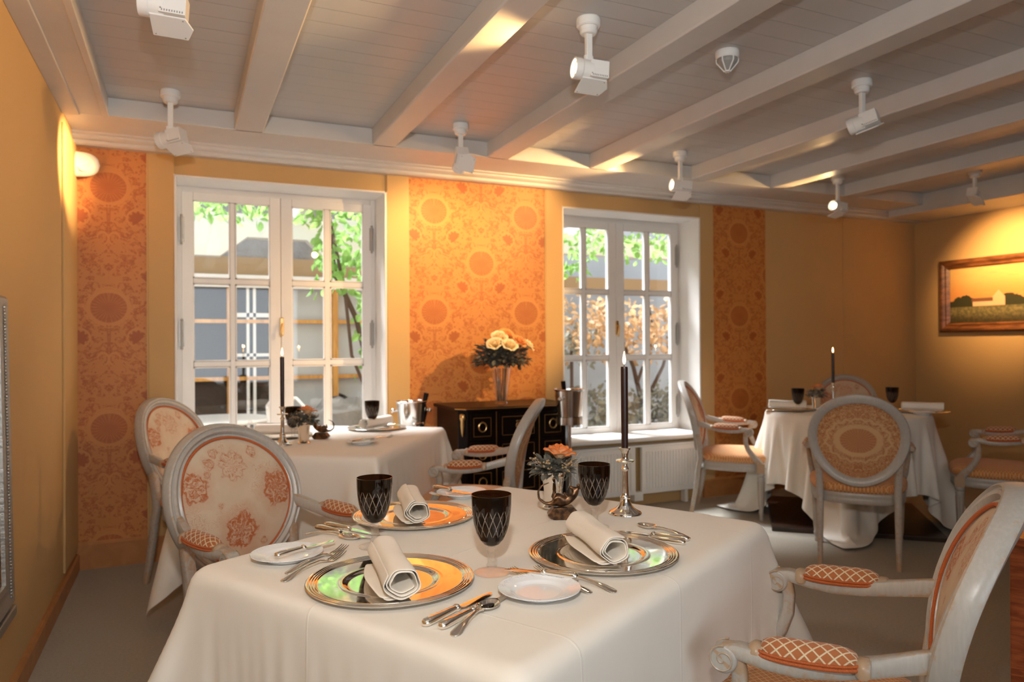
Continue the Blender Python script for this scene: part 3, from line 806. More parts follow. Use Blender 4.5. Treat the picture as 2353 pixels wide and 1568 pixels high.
# ================================================================== TABLEWARE
def loft(m, secs, n=12, e=.8):
    rows = []
    for (x, hw, ht, z) in secs:
        rows.append([(x, hw*abs(math.cos(a))**e*(1 if math.cos(a) >= 0 else -1), z+ht*abs(math.sin(a))**e*(1 if math.sin(a) >= 0 else -1)) for a in [2*PI*j/n for j in range(n)]])
    return m.grid(rows, True, False, None, True, True)
def make_knife(L=.205, name='table_knife'):
    t = thing(name, '', 'knife'); h = L*.44
    m = MB(); loft(m, [(0, .002, .0015, .006), (.002, .0065, .0048, .0062), (.008, .0092, .0064, .0068), (.018, .0098, .0068, .0072), (h*.5, .0082, .0062, .0072), (h*.85, .0064, .0056, .0072), (h-.004, .0058, .0052, .0072), (h, .005, .0045, .0072)], 16, .75)
    m.build('handle', M_silver, t, ang=60)
    m = MB(); loft(m, [(h-.002, .0058, .0055, .0072), (h, .0078, .0070, .0072), (h+.003, .0085, .0076, .0072), (h+.006, .0072, .0062, .0072), (h+.009, .0055, .0036, .0068)], 14, 1.); m.build('bolster', M_silver, t)
    m = MB(); rows = []
    for f, up_, dn in ((0, .0050, -.0050), (.06, .0065, -.0080), (.12, .0068, -.0098), (.35, .0074, -.0104), (.6, .0078, -.0104), (.8, .0078, -.0088), (.92, .0074, -.0048), (.98, .0066, .0006), (1., .0052, .0030)):
        x = h+.007+(L-h-.007)*f; th = .0012*(1-f*.5); z = .0048-.0018*f
        rows.append([(x, up_, z+th), (x, dn*.3, z+th*.8), (x, dn, z), (x, dn*.3, z-th*.8), (x, up_, z-th)])
    m.grid(rows, True, False, None, True, True); m.build('blade', M_silver, t, ang=50)
    return t
def handle_secs(L, k=1.):
    return [(0, .002, .0008, .0016), (.002, .0066*k, .0011, .0018), (.008, .0098*k, .0014, .0026), (.016, .0104*k, .0015, .0040), (.030, .0082*k, .0016, .0075), (.055, .0050*k, .0020, .0115), (.085, .0034*k, .0023, .0130), (L*.58, .0028*k, .0026, .0118), (L*.66, .0036*k, .0024, .0075)]
def make_fork(L=.195):
    t = thing('table_fork', '', 'fork')
    m = MB(); loft(m, handle_secs(L)+[(L*.70, .0075, .0014, .0042), (L*.735, .0112, .0011, .0026), (L*.78, .0118, .0010, .0020), (L*.80, .0116, .0009, .0022)], 12, .9)
    m.build('handle', M_silver, t, ang=60)
    m = MB()
    for k in range(4):
        y = (k-1.5)*.0068
        loft(m, [(L*.79, .0022, .0010, .0022), (L*.86, .0017, .0010, .0036), (L*.93, .0015, .0009, .0068), (L*.985, .0012, .0007, .0108), (L, .0006, .0004, .0122)], 8) if False else m.tube([(L*.79, y, .0022), (L*.86, y, .0036), (L*.93, y, .0068), (L*.985, y, .0106), (L, y, .0122)], [.0018, .0015, .0013, .0010, .0006], 6)
    m.build('tines', M_silver, t); return t
def make_spoon(L=.175):
    t = thing('dessert_spoon', '', 'spoon')
    m = MB(); loft(m, handle_secs(L), 12, .9); m.build('handle', M_silver, t, ang=60)
    m = MB(); rows = []; bl = L*.36; cx = L-bl/2
    for i in range(13):
        f = i/12; ring = []
        for j in range(28):
            a = 2*PI*j/28; r = f
            x = cx+bl/2*r*math.cos(a); y = .0205*r*math.sin(a)*(1-.16*math.cos(a)); z = .0012+.0092*r*r+.001*r*math.cos(a)*-1
            ring.append((x, y, z))
        rows.append(ring)
    m.grid(rows, True, False, None, False, False); m.build('bowl', M_silver, t, ang=181, solid=.0012); return t
K, F_, SP, BK = make_knife(), make_fork(.212), make_spoon(), make_knife(.165, 'butter_knife')
used = set()
def lay(protoo, a, b, label, group=None, z=ZT_, tilt=0.):
    o = protoo if protoo.name not in used else copy_tree(protoo); used.add(o.name); used.add(protoo.name)
    o.location = (a[0], a[1], z); o.rotation_euler = (0, -tilt, math.atan2(b[1]-a[1], b[0]-a[0])); o['label'] = label
    if group: o['group'] = group
    return o
G_K, G_F, G_S, G_B = 'knives on the white tablecloths', 'forks on the white tablecloths', 'spoons on the white tablecloths', 'small knives on the bread plates'
lay(K, (.382, 1.231), (.554, 1.333), 'silver table knife nearest the front plate, left of the front knife pair', G_K)
lay(K, (.404, 1.206), (.574, 1.305), 'silver table knife between the front knife and the dessert spoon', G_K)
lay(SP, (.415, 1.170), (.545, 1.287), 'silver spoon lying lowest in the photo, right of the two front knives', G_S)
lay(F_, (.186, 1.592), (.330, 1.725), 'silver fork beside the front silver plate, on its left, nearest the plate', G_F)
lay(F_, (.200, 1.642), (.346, 1.774), 'silver fork between the left bread plate and the other front fork', G_F)
lay(SP, (.290, 1.975), (.392, 1.862), 'small silver spoon nearest the left goblet and behind the left bread plate', G_S)
lay(K, (.325, 2.020), (.430, 1.845), 'silver knife with blade towards the left goblet, beside the small spoon', G_K)
lay(K, (.352, 2.040), (.458, 1.872), 'silver knife closest to the back left silver plate, topmost of that pair', G_K)
lay(F_, (.785, 1.236), (.695, 1.452), 'silver fork nearer the right silver plate, partly under the right bread plate', G_F)
lay(F_, (.738, 1.252), (.640, 1.462), 'silver fork nearer the front goblet, partly under the right bread plate', G_F)
lay(K, (1.155, 1.478), (1.02, 1.660), 'silver knife behind the right silver plate, farther of the pair', G_K)
lay(K, (1.125, 1.454), (.998, 1.636), 'silver knife behind the right silver plate, the one touching its rim', G_K)
lay(SP, (1.168, 1.492), (1.125, 1.668), 'silver spoon lying across the knives at the far right of the nearest table', G_S)
lay(F_, (.905, 2.165), (.745, 2.29), 'silver fork between the back silver plate and the far bread plate', G_F)
lay(F_, (.940, 2.13), (.80, 2.25), 'silver fork beside the far bread plate, its tines under the knife', G_F)

def make_charger(r=.174):
    t = thing('charger_plate', '', 'plate')
    k = r/.174
    prof = [(0, .0042), (.086, .0042), (.090, .0046), (.094, .0068), (.100, .0088), (.1035, .0092), (.107, .0084), (.110, .0080), (.150, .0104), (.1515, .0122), (.1535, .0126), (.1550, .0108), (.1570, .0128), (.1590, .0128), (.1605, .0112), (.1625, .0134), (.1645, .0132), (.1660, .0116), (.1685, .0140), (.172, .0142), (.174, .0126), (.173, .0108), (.165, .0092), (.112, .0056), (.10, .0016), (.09, .0002), (0, .0002)]
    MB().lathe([(a*k, b) for a, b in prof], 96).build('dish', M_silver, t, ang=55)
    return t
def spiral(turns, a0, r0, gap, sq=.8, n=30, hexa=.05, seed=0):
    pts = []; rg = random.Random(seed)
    ph = rg.uniform(0, 1)
    N = int(n*turns)
    for i in range(N+1):
        a = a0+2*PI*turns*i/N; r = r0+gap*(a-a0)/(2*PI)
        r *= 1+hexa*math.cos(5*a+ph)+.02*math.sin(3*a+ph*3)
        pts.append((r*math.cos(a), r*math.sin(a)*sq))
    return pts
def make_napkin(L=.262, seed=0, roll=0.):
    """rolled napkin with its open end at -x, resting on a flat folded layer"""
    t = thing('rolled_napkin', '', 'napkin')
    sp = spiral(2.55, R(200)+roll, .0205, .0058, .84, 34, .05, seed); rows = []
    zc = max(-q[1] for q in sp)+.0055
    for k in range(15):
        f = k/14; x = -L/2+L*f; sc_ = 1+.035*math.cos(PI*f*2)-.03*f
        rows.append([(x+.0025*math.sin(i*.15), p[0]*sc_, zc+p[1]*sc_+.0008*math.sin(f*9+i*.3)) for i, p in enumerate(sp)])
    m = MB(); m.grid(rows)
    m.build('roll', M_hem, t, ang=181, solid=.0026, sub=1)
    # outer flap and folded under-layers
    m = MB()
    for q, (w0, w1, z0, x0, x1) in enumerate(((-.020, .034, .0018, -.46, .47), (-.014, .042, .0050, -.43, .43))):
        rows = []
        for k in range(9):
            f = k/8; x = L*(x0+(x1-x0)*f)
            rows.append([(x, w0+(w1*(1+.55*math.sin(f*PI)*(1-q*.3))-w0)*j/6, z0+.0012*math.sin(f*8+j)+.006*(j/6)**3*math.sin(f*PI)) for j in range(7)])
        m.grid(rows)
    m.build('folded_layer', M_hem, t, ang=181, solid=.0024, sub=1)
    return t
CH = make_charger(); NK = [make_napkin(seed=2), make_napkin(seed=5, roll=.7), make_napkin(seed=9, roll=1.6)]
G_C, G_N = 'silver charger plates', 'rolled napkins on the silver plates'
chl = [((.392, 1.488), 'large polished silver plate nearest the camera, reflecting green leaves and orange wallpaper'),
       ((.602, 2.020), 'large polished silver plate at the back left of the nearest table, behind the left goblet'),
       ((.893, 1.462), 'large polished silver plate at the right of the nearest table, mostly reflecting white and grey')]
npl = [((.391, 1.468), (.371, 1.308), (.409, 1.66), 'cream rolled napkin on the front silver plate, open end to the camera'),
       ((.600, 2.022), (.561, 1.863), (.620, 2.174), 'cream rolled napkin on the back left silver plate, behind the left goblet'),
       ((.884, 1.480), (.847, 1.318), (.911, 1.642), 'cream rolled napkin on the right silver plate, open end lower right')]
for i in range(3):
    c_ = CH if i == 0 else copy_tree(CH); place(c_, (*chl[i][0], ZT_), 0, chl[i][1], G_C)
    p, a, b, lb = npl[i]; n_ = NK[i]; place(n_, (p[0], p[1], ZT_+.0122), math.atan2(b[1]-a[1], b[0]-a[0]), lb, G_N)
def make_plate():
    t = thing('bread_plate', '', 'plate')
    prof = [(0, .0066), (.040, .0064), (.048, .0074), (.054, .0108), (.058, .0126), (.072, .0158), (.0800, .0178), (.0818, .0182), (.0824, .0172), (.080, .0158), (.056, .0098), (.050, .0050), (.047, .0008), (.042, 0), (.040, .0022), (0, .0030)]
    MB().lathe(prof, 72).build('dish', M_porc, t, ang=60); return t
PL = make_plate()
pll = [((.217, 1.762), 'small white bread plate at the left edge of the nearest table with knife across it'),
       ((.640, 1.290), 'small white bread plate in front of the right silver plate, knife on its far rim'),
       ((.829, 2.240), 'small white bread plate at the far corner of the nearest table')]
for i, (p, lb) in enumerate(pll):
    place(PL if i == 0 else copy_tree(PL), (*p, ZT_), 0, lb, 'white bread plates')
lay(BK, (.186, 1.735), (.335, 1.80), 'butter knife lying on the left white bread plate', G_B, ZT_+.0120, .03)
lay(BK, (.735, 1.30), (.632, 1.41), 'butter knife lying across the right bread plate with the fork tines', G_B, ZT_+.0155)
lay(BK, (.762, 2.33), (.838, 2.18), 'butter knife lying on the far bread plate, handle to the left', G_B, ZT_+.0155)

def make_goblet():
    t = thing('goblet', '', 'goblet')
    st = [(0, .0006), (.036, .0006), (.0395, .0012), (.0400, .0022), (.038, .0030), (.022, .0050), (.012, .0080), (.0098, .0115), (.0112, .0150), (.0122, .0180), (.0102, .0210), (.0092, .0240), (.0090, .042), (.0105, .0465), (.0135, .0500), (.0125, .0545), (.0095, .0580), (0, .0585)]
    MB().lathe(st, 40).build('stem', M_glass, t, ang=55)
    o = [(0, .0588), (.008, .0592), (.017, .0635), (.026, .0735), (.0335, .089), (.0388, .108), (.0420, .130), (.0434, .150), (.0438, .166), (.0441, .1720)]
    inn = [(.0427, .1722), (.0424, .166), (.0416, .150), (.0400, .130), (.0366, .108), (.0312, .0905), (.0235, .0765), (.014, .0685), (0, .066)]
    m = MB(); m.lathe(o+inn, 56, None, lambda r, z: (z-.0588)/.113); bw = m.build('bowl', M_dglass, t, ang=70)
    # inside keeps plain: the cut pattern sits on the outer wall
    return t
GB = make_goblet()
gl = [((.428, 1.776, ZT_), 'dark cut-glass goblet at the left, behind the front napkin'),
      ((.610, 1.462, ZT_), 'dark cut-glass goblet nearest the camera in the middle of the table'),
      ((1.014, 1.704, ZT_), 'dark cut-glass goblet in front of the silver candlestick'),
      ((.53, 4.02, ZT_), 'dark goblet partly behind the rose cup on the left-hand table'),
      ((1.005, 4.22, ZT_), 'dark cut-glass goblet against the left window at the back of the left-hand table'),
      ((3.98, 3.86, ZT_), 'dark goblet at the left of the far right table, by the rolled napkin'),
      ((4.64, 3.62, ZT_), 'dark goblet seen above the chair back on the far right table')]
for i, (p, lb) in enumerate(gl): place(GB if i == 0 else copy_tree(GB), p, rnd.random()*6, lb, 'dark cut-glass goblets')

# candlesticks and candles
def make_stick():
    t = thing('candlestick', '', 'candlestick')
    p = [(0, 0), (.046, 0), (.0485, .002), (.0480, .005), (.043, .009), (.036, .012), (.027, .0175), (.020, .026), (.0155, .036), (.0135, .044), (.0150, .046), (.0158, .049), (.0140, .052), (.0118, .054), (.0105, .06), (.0092, .09), (.0084, .126), (.0105, .129), (.0120, .132), (.0100, .136), (.0070, .141), (.0062, .146), (.0085, .150), (.016, .152), (.0262, .153), (.0275, .1555), (.0262, .158), (.014, .1595), (.0095, .162), (.0088, .168), (.0100, .178), (.0125, .186), (.0165, .189), (.0170, .192), (.0150, .194), (.0098, .193), (.0096, .180), (0, .180)]
    MB().lathe(p, 40).build('stick', M_silver, t, ang=50)
    return t
def make_candle(h):
    t = thing('taper_candle', '', 'candle')
    MB().lathe([(0, 0), (.0088, 0), (.0096, .012), (.0103, h*.4), (.0104, h-.004), (.0098, h-.0005), (.0075, h-.001), (.004, h-.003), (0, h-.003)], 24).build('wax', M_wax, t, ang=50)
    MB().tube([(0, 0, h-.004), (0, 0, h+.004), (.0008, 0, h+.010)], .0008, 6).build('wick', M_black, t)
    MB().lathe([(0, h+.006), (.0028, h+.009), (.0046, h+.015), (.0047, h+.021), (.0035, h+.030), (.0017, h+.039), (0, h+.045)], 16).build('flame', M_flame, t)
    return t
ST = make_stick()
stl = [((1.176, 1.800, ZT_), 'silver candlestick on the nearest table, beside the right goblet', .250),
       ((.449, 3.800, ZT_), 'silver candlestick on the left-hand table, left of the rose cup', .262),
       ((4.46, 3.98, ZT_), 'silver candlestick on the far right table, behind the chair back', .235)]
cl = ['tall black lit candle in the silver candlestick on the nearest table', 'black lit candle on the left-hand table in front of the left window', 'black lit candle on the far right table against the plain wall']
for i, (p, lb, h) in enumerate(stl):
    place(ST if i == 0 else copy_tree(ST), p, 0, lb, 'silver candlesticks')
    place(make_candle(h), (p[0], p[1], p[2]+.1815), 0, cl[i], 'black candles')
    pl = bpy.data.lights.new('candle_glow', 'POINT'); pl.energy = .35; pl.color = (1, .6, .25); pl.shadow_soft_size = .012
    po = bpy.data.objects.new('candle_glow', pl); C.objects.link(po); po.location = (p[0], p[1], p[2]+.1815+h+.055)

# silver cups with a rose and grey-green foliage
def make_cup():
    t = thing('silver_cup', '', 'vase')
    MB().lathe([(0, .0), (.031, 0), (.0335, .002), (.0335, .005), (.030, .009), (.0262, .012), (.0258, .020), (.0290, .060), (.0335, .094), (.0352, .096), (.0358, .100), (.0352, .103), (.0364, .108), (.0368, .111), (.0350, .111), (.0335, .100), (.025, .03), (0, .028)], 48).build('beaker', M_silver, t, ang=40)
    return t
def leaf(m, base, d, L, w, upv=Vector((0, 0, 1)), curl=.2):
    d = d.normalized(); s = d.cross(upv)
    if s.length < .1: s = d.cross(Vector((1, 0, 0)))
    s.normalize(); n = s.cross(d)
    P = lambda f, k, z=0: base+d*L*f+s*w*k+n*(L*curl*(-f*f)+z*w)
    vs = [P(0, 0), P(.25, .38, .12), P(.55, .5, .14), P(.82, .3, .1), P(1, 0), P(.82, -.3, .1), P(.55, -.5, .14), P(.25, -.38, .12), P(.28, 0), P(.58, 0), P(.84, 0)]
    m.add(vs, [(0, 8, 1), (1, 8, 9, 2), (2, 9, 10, 3), (3, 10, 4), (0, 7, 8), (7, 6, 9, 8), (6, 5, 10, 9), (5, 4, 10)], [(0, .5)]*11)
def make_rose(r, mt, name='rose'):
    t = thing(name, '', 'rose'); rr = random.Random(int(r*1000)+3); m = MB()
    for ring, (n, rad, h, op, w) in enumerate(((2, .16, 1.02, -.04, 1.9), (3, .34, 1.06, .05, 1.5), (4, .52, 1.04, .16, 1.25), (5, .70, .98, .34, 1.15), (6, .86, .84, .60, 1.05))):
        for k in range(n):
            a0 = 2*PI*k/n+ring*.8+rr.uniform(-.15, .15); rows = []; uvs = []
            for i in range(8):
                f = i/7; row = []
                for j in range(9):
                    g = (j-4)/4; ww = w*(.45+.55*math.sin(min(1, f*1.15)*PI*.5))*(1-.10*f*f)
                    ra = r*(rad*(.30+.70*math.sin(f*PI*.5))+op*f**2.6+.05*math.cos(g*PI)*f*(-1)+rr.uniform(-.008, .008))
                    z = r*(h*f*1.25*(1-.10*g*g*f)-op*.55*f**4+.05*math.sin(g*4+k)*f)
                    a = a0+g*ww*.62
                    row.append((ra*math.cos(a), ra*math.sin(a), z)); uvs.append((j/8, f))
                rows.append(row)
            m.grid(rows, uvs=uvs)
    m.build('petals', mt, t, ang=181, solid=.0008)
    s = MB()
    for k in range(5):
        a = 2*PI*k/5; leaf(s, Vector((0, 0, -.1*r)), Vector((math.cos(a), math.sin(a), -.1)), r*.9, r*.35)
    s.tube([(0, 0, 0), (0, 0, -r*.9)], r*.07, 6); s.build('calyx', M_euc, t, smooth=False); return t
def make_foliage(rad, h, nl, seed, berries=True, name='foliage_posy', lw=1., droop=.1):
    """leaves around an origin at the cup mouth"""
    t = thing(name, '', 'foliage'); rr = random.Random(seed); m = MB(); st = MB(); be = MB()
    for i in range(nl):
        a = rr.uniform(0, 2*PI); el = rr.uniform(-.25, 1.0); d0 = Vector((math.cos(a)*math.cos(el), math.sin(a)*math.cos(el), math.sin(el)))
        q = rr.uniform(.15, .8)*rad; b = Vector((d0.x*q, d0.y*q, max(-droop*rad, d0.z*q*h/rad+.1*h*rr.random())))
        d = (d0+Vector((rr.uniform(-.5, .5), rr.uniform(-.5, .5), rr.uniform(-.5, .5))))
        leaf(m, b, d, rad*rr.uniform(.28, .52)*lw, rad*rr.uniform(.16, .30)*lw, Vector((rr.uniform(-.4, .4), rr.uniform(-.4, .4), 1)), rr.uniform(-.1, .35))
        if i % 3 == 0: st.tube([(0, 0, -.03), tuple(b*.5+Vector((0, 0, .1*h))), tuple(b)], .0007, 4)
    if berries:
        for i in range(7):
            a = rr.uniform(0, 2*PI); c0 = Vector((math.cos(a)*rad*.75, math.sin(a)*rad*.75, h*rr.uniform(.25, .8)))
            st.tube([(0, 0, 0), tuple(c0*.6), tuple(c0)], .0008, 4)
            for k in range(12):
                p = c0+Vector((rr.uniform(-1, 1), rr.uniform(-1, 1), rr.uniform(-1, 1)))*rad*.22
                be.sphere(p, .0032, 6); st.tube([tuple(c0), tuple(p)], .0004, 3)
        tw = MB()
        for i in range(26):
            p = Vector((rad*.5, -rad*.3, 0)); pts = [p.copy()]; dd = Vector((rr.uniform(.2, 1), rr.uniform(-.8, .3), rr.uniform(-.4, .8)))
            for k in range(6): dd += Vector((rr.uniform(-.6, .6), rr.uniform(-.6, .6), rr.uniform(-.6, .6))); p = p+dd.normalized()*rad*.16; pts.append(p.copy())
            tw.tube(pts, .00045, 3)
        tw.build('wiry_twigs', M_twig, t)
        be.build('berries', M_berry, t)['kind'] = 'stuff'
    m.build('leaves', M_euc, t, smooth=False); st.build('stems', M_twig, t)
    return t
CU = make_cup(); RS = make_rose(.034, M_rose); FO = make_foliage(.076, .046, 190, 11)
cups = [((1.022, 1.960, ZT_), 'silver cup of flowers on the nearest table, behind the bronze animal', 'orange rose in the silver cup on the nearest table', 'grey-green foliage with berries around the rose on the nearest table'),
        ((.553, 3.800, ZT_), 'silver cup of flowers on the left-hand table, right of its candlestick', 'orange rose in the cup on the left-hand table', 'dark foliage around the rose on the left-hand table'),
        ((4.20, 3.90, ZT_), 'silver cup of flowers on the far right table, between goblet and candle', 'orange rose in the cup on the far right table', 'dark foliage around the rose on the far right table')]
for i, (p, a, b, c_) in enumerate(cups):
    place(CU if i == 0 else copy_tree(CU), p, 0, a, 'silver flower cups')
    r_ = place(RS if i == 0 else copy_tree(RS), (p[0]+.014, p[1]-.012, p[2]+.150), i*1.3, b, 'orange roses in silver cups'); r_.rotation_euler = (.10, .12, i*1.3)
    place(FO if i == 0 else copy_tree(FO), (p[0], p[1], p[2]+.113), i*2.1, c_, 'foliage in the silver cups')

# bronze animal lying on its back on a prism block, tail curling up
def make_mouse():
    t = thing('bronze_mouse_figurine', '', 'figurine')
    b = MB().prism([(-.041, .012), (-.026, .030), (.024, .032), (.041, .012), (.030, 0), (-.026, 0)], -.016, .016, 'y')
    b.build('base', M_bronze, t, smooth=False, bev=.0015)
    me = bpy.data.meshes.new('body')
    pts = [((-.012, 0, .045), .012), ((.006, 0, .044), .0125), ((.020, 0, .049), .0115), ((.031, 0, .060), .0085), ((.031, 0, .071), .0075), ((.024, 0, .077), .0052), ((.015, 0, .081), .0026),
           ((-.030, 0, .038), .0050), ((-.048, 0, .040), .0036), ((-.062, 0, .052), .0030), ((-.064, 0, .070), .0026), ((-.054, 0, .085), .0020), ((-.036, 0, .092), .0010),
           ((-.016, .010, .058), .0055), ((-.028, .011, .052), .0038), ((-.020, .011, .068), .0022),
           ((-.016, -.010, .058), .0055), ((-.028, -.011, .052), .0038), ((-.020, -.011, .068), .0022),
           ((.012, .010, .056), .0036), ((.002, .010, .064), .0024), ((.012, -.010, .056), .0036), ((.002, -.010, .064), .0024),
           ((.040, .006, .078), .0030), ((.040, -.006, .078), .0030)]
    ed = [(0, 1), (1, 2), (2, 3), (3, 4), (4, 5), (5, 6), (0, 7), (7, 8), (8, 9), (9, 10), (10, 11), (11, 12), (0, 13), (13, 14), (14, 15), (0, 16), (16, 17), (17, 18), (2, 19), (19, 20), (2, 21), (21, 22), (4, 23), (4, 24)]
    me.from_pydata([p for p, _ in pts], ed, []); me.materials.append(M_bronze)
    o = bpy.data.objects.new('body', me); C.objects.link(o); o.parent = t
    md = o.modifiers.new('skin', 'SKIN'); md.use_smooth_shade = True
    for i, (_, r) in enumerate(pts): me.skin_vertices[0].data[i].radius = (r*(1.22 if r > .006 else 1.1),)*2
    me.skin_vertices[0].data[0].use_root = True
    o.modifiers.new('sub', 'SUBSURF').render_levels = 2
    e = MB().sphere((.041, .0085, .081), .0055, 10, 1, .45, 1).sphere((.041, -.0085, .081), .0055, 10, 1, .45, 1); e.build('ears', M_bronze, t)
    return t
MM = make_mouse()
fz = [((.985, 1.828, ZT_), -.38, 'bronze mouse on its back on a block, in front of the silver cup'),
      ((.665, 3.95, ZT_), 2.6, 'dark bronze animal figurine on the left-hand table, right of the flower cup'),
      ((4.60, 3.80, ZT_), 2.0, 'dark figurine on the far right table, right of the candle')]
for i, (p, rz, lb) in enumerate(fz): place(MM if i == 0 else copy_tree(MM), p, rz, lb, 'small bronze figurines').scale = (1.12, 1.25, 1.12)

# settings on the two farther tables
def cpy(o, p, rz, lb, g): return place(copy_tree(o), p, rz, lb, g)
cpy(CH, (1.045, 4.27, ZT_), 0, 'silver plate at the right of the left-hand table', G_C)
cpy(NK[0], (1.045, 4.27, ZT_+.0122), R(42), 'cream rolled napkin on the plate at the right of the left-hand table', G_N)
cpy(CH, (.48, 4.16, ZT_), 0, 'silver plate behind the candlestick on the left-hand table', G_C)
cpy(NK[1], (.48, 4.16, ZT_+.0122), R(-22), 'rolled napkin behind the candlestick on the left-hand table', G_N)
cpy(PL, (.818, 3.655, ZT_), 0, 'small white plate at the front of the left-hand table', 'white bread plates')
cpy(BK, (.75, 3.62, ZT_+.0155), .5, 'butter knife on the small plate of the left-hand table', G_B)
cpy(K, (1.29, 4.33, ZT_), R(35), 'knife at the right edge of the left-hand table', G_K)
cpy(F_, (.87, 3.74, ZT_), R(38), 'fork between plate and napkin on the left-hand table', G_F)
cpy(CH, (4.04, 4.02, ZT_), 0, 'silver plate at the left of the far right table', G_C)
cpy(NK[2], (4.04, 4.02, ZT_+.0122), R(-48), 'rolled napkin at the left end of the far right table', G_N)
cpy(CH, (4.74, 3.46, ZT_), 0, 'silver plate at the right of the far right table', G_C)
cpy(NK[0], (4.74, 3.46, ZT_+.0122), R(-48), 'rolled napkin at the right end of the far right table', G_N)
cpy(PL, (4.60, 3.36, ZT_), 0, 'small plate at the right front of the far right table', 'white bread plates')
# clear glass carafe and tumbler at the window end of the left-hand table
ga = thing('glass_stopper_bottle', 'small clear glass bottle with round stopper behind the left-hand table napkin', 'bottle', (.34, 4.36, ZT_))
MB().lathe([(0, 0), (.022, 0), (.024, .004), (.022, .028), (.010, .040), (.008, .052), (.011, .055), (0, .056)], 24).build('bottle_body', M_glass, ga, ang=50)
MB().sphere((0, 0, .068), .013, 14).build('stopper', M_glass, ga)
gb = thing('glass_dish', 'low clear glass dish left of the rolled napkin on the left-hand table', 'dish', (.27, 4.18, ZT_))
MB().lathe([(0, 0), (.018, 0), (.018, .004), (.010, .008), (.026, .018), (.036, .036), (.034, .036), (.024, .020), (0, .012)], 24).build('dish', M_glass, gb, ang=60)

# ================================================================== CHEST, VASE, COOLERS
ch = thing('chest_of_drawers', 'black lacquered chest of drawers with brass inlay between the two windows', 'chest of drawers', (2.0, 4.57, 0))
poly = [(-.40, -.19), (-.355, -.24), (.355, -.24), (.40, -.19), (.40, .235), (-.40, .235)]
MB().prism(poly, .10, .855, 'z').build('body', M_lacquer, ch, smooth=False, bev=.003)
pt_ = [(-.425, -.20), (-.37, -.262), (.37, -.262), (.425, -.20), (.425, .24), (-.425, .24)]
tp = MB().prism(pt_, .855, .876, 'z').build('top', M_lacquer, ch, smooth=False, bev=.004)
ed = MB().tube([(x*1.003, y*1.003, .868) for x, y in pt_[:5]]+[], .004, 8); ed.build('brass_edging', M_brassline, tp)
for r_ in range(4):
    z0 = .135+r_*.178; z1 = z0+.160
    for (a, b, kd) in ((-.335, -.175, 0), (-.135, .135, 1), (.175, .335, 0)):
        d = MB().box(a, b, -.246, -.235, z0, z1).build('drawer', M_lacquer, ch, smooth=False, bev=.002)
        q = MB(); i_ = .018; t_ = .0045
        A_, B_, Z0, Z1 = a+i_, b-i_, z0+i_, z1-i_
        q.box(A_, B_, -.2475, -.245, Z0, Z0+t_).box(A_, B_, -.2475, -.245, Z1-t_, Z1).box(A_, A_+t_, -.2475, -.245, Z0, Z1).box(B_-t_, B_, -.2475, -.245, Z0, Z1)
        q.build('inlay', M_brassline, d, smooth=False)
        cx, cz = (a+b)/2, (z0+z1)/2; k = MB()
        if kd == 0: k.tube([(cx+.026*math.cos(g), -.250, cz+.030*math.sin(g)) for g in [2*PI*j/24 for j in range(25)]], .0042, 8, False).box(cx-.004, cx+.004, -.254, -.246, cz+.026, cz+.036); k.build('ring_pull', M_brass, d)
        elif r_ == 3:
            k.tube([(cx+.016*math.cos(g), -.249, cz+.020*math.sin(g)) for g in [2*PI*j/20 for j in range(21)]], .0022, 6, False)
            for u_ in (-.008, 0, .008): k.box(cx+u_-.0016, cx+u_+.0016, -.2505, -.246, cz-.016, cz+.016)
            k.tube([(cx-.016, -.249, cz+.026), (cx-.009, -.249, cz+.034), (cx, -.249, cz+.028), (cx+.009, -.249, cz+.034), (cx+.016, -.249, cz+.026)], .0018, 6); k.build('escutcheon', M_brass, d)
        else: k.sphere((cx, -.250, cz), .009, 10, 1, .5, 1.3); k.build('keyhole_plate', M_brass, d)
iv = MB()
for x in (-.155, .155): iv.box(x-.003, x+.003, -.2425, -.239, .12, .845)
iv.build('inlay_strip', M_brassline, ch, smooth=False)
for sx in (-1, 1):
    T = Matrix.Translation((sx*.381, -.220, .79)) @ Matrix.Rotation(R(sx*42), 4, 'Z')
    m = MB(); m.grid([[T @ Vector((w_*math.cos(a), -.003-dp*max(0, math.sin(a)), z)) for a in [2*PI*j/12 for j in range(12)]] for z, w_, dp in ((.05, .004, .004), (.044, .018, .010), (.02, .020, .014), (0, .012, .010), (-.03, .013, .010), (-.06, .009, .007), (-.085, .006, .005), (-.10, .001, .001))], True, False, None, True, True)
    m.build('corner_mount', M_brass, ch)
for x in (-.36, .36):
    for y in (-.2, .19): MB().lathe([(0, 0), (.018, 0), (.028, .05), (.034, .10), (0, .10)], 12, Matrix.Translation((x, y, 0))).build('foot', M_lacquer, ch, ang=50)

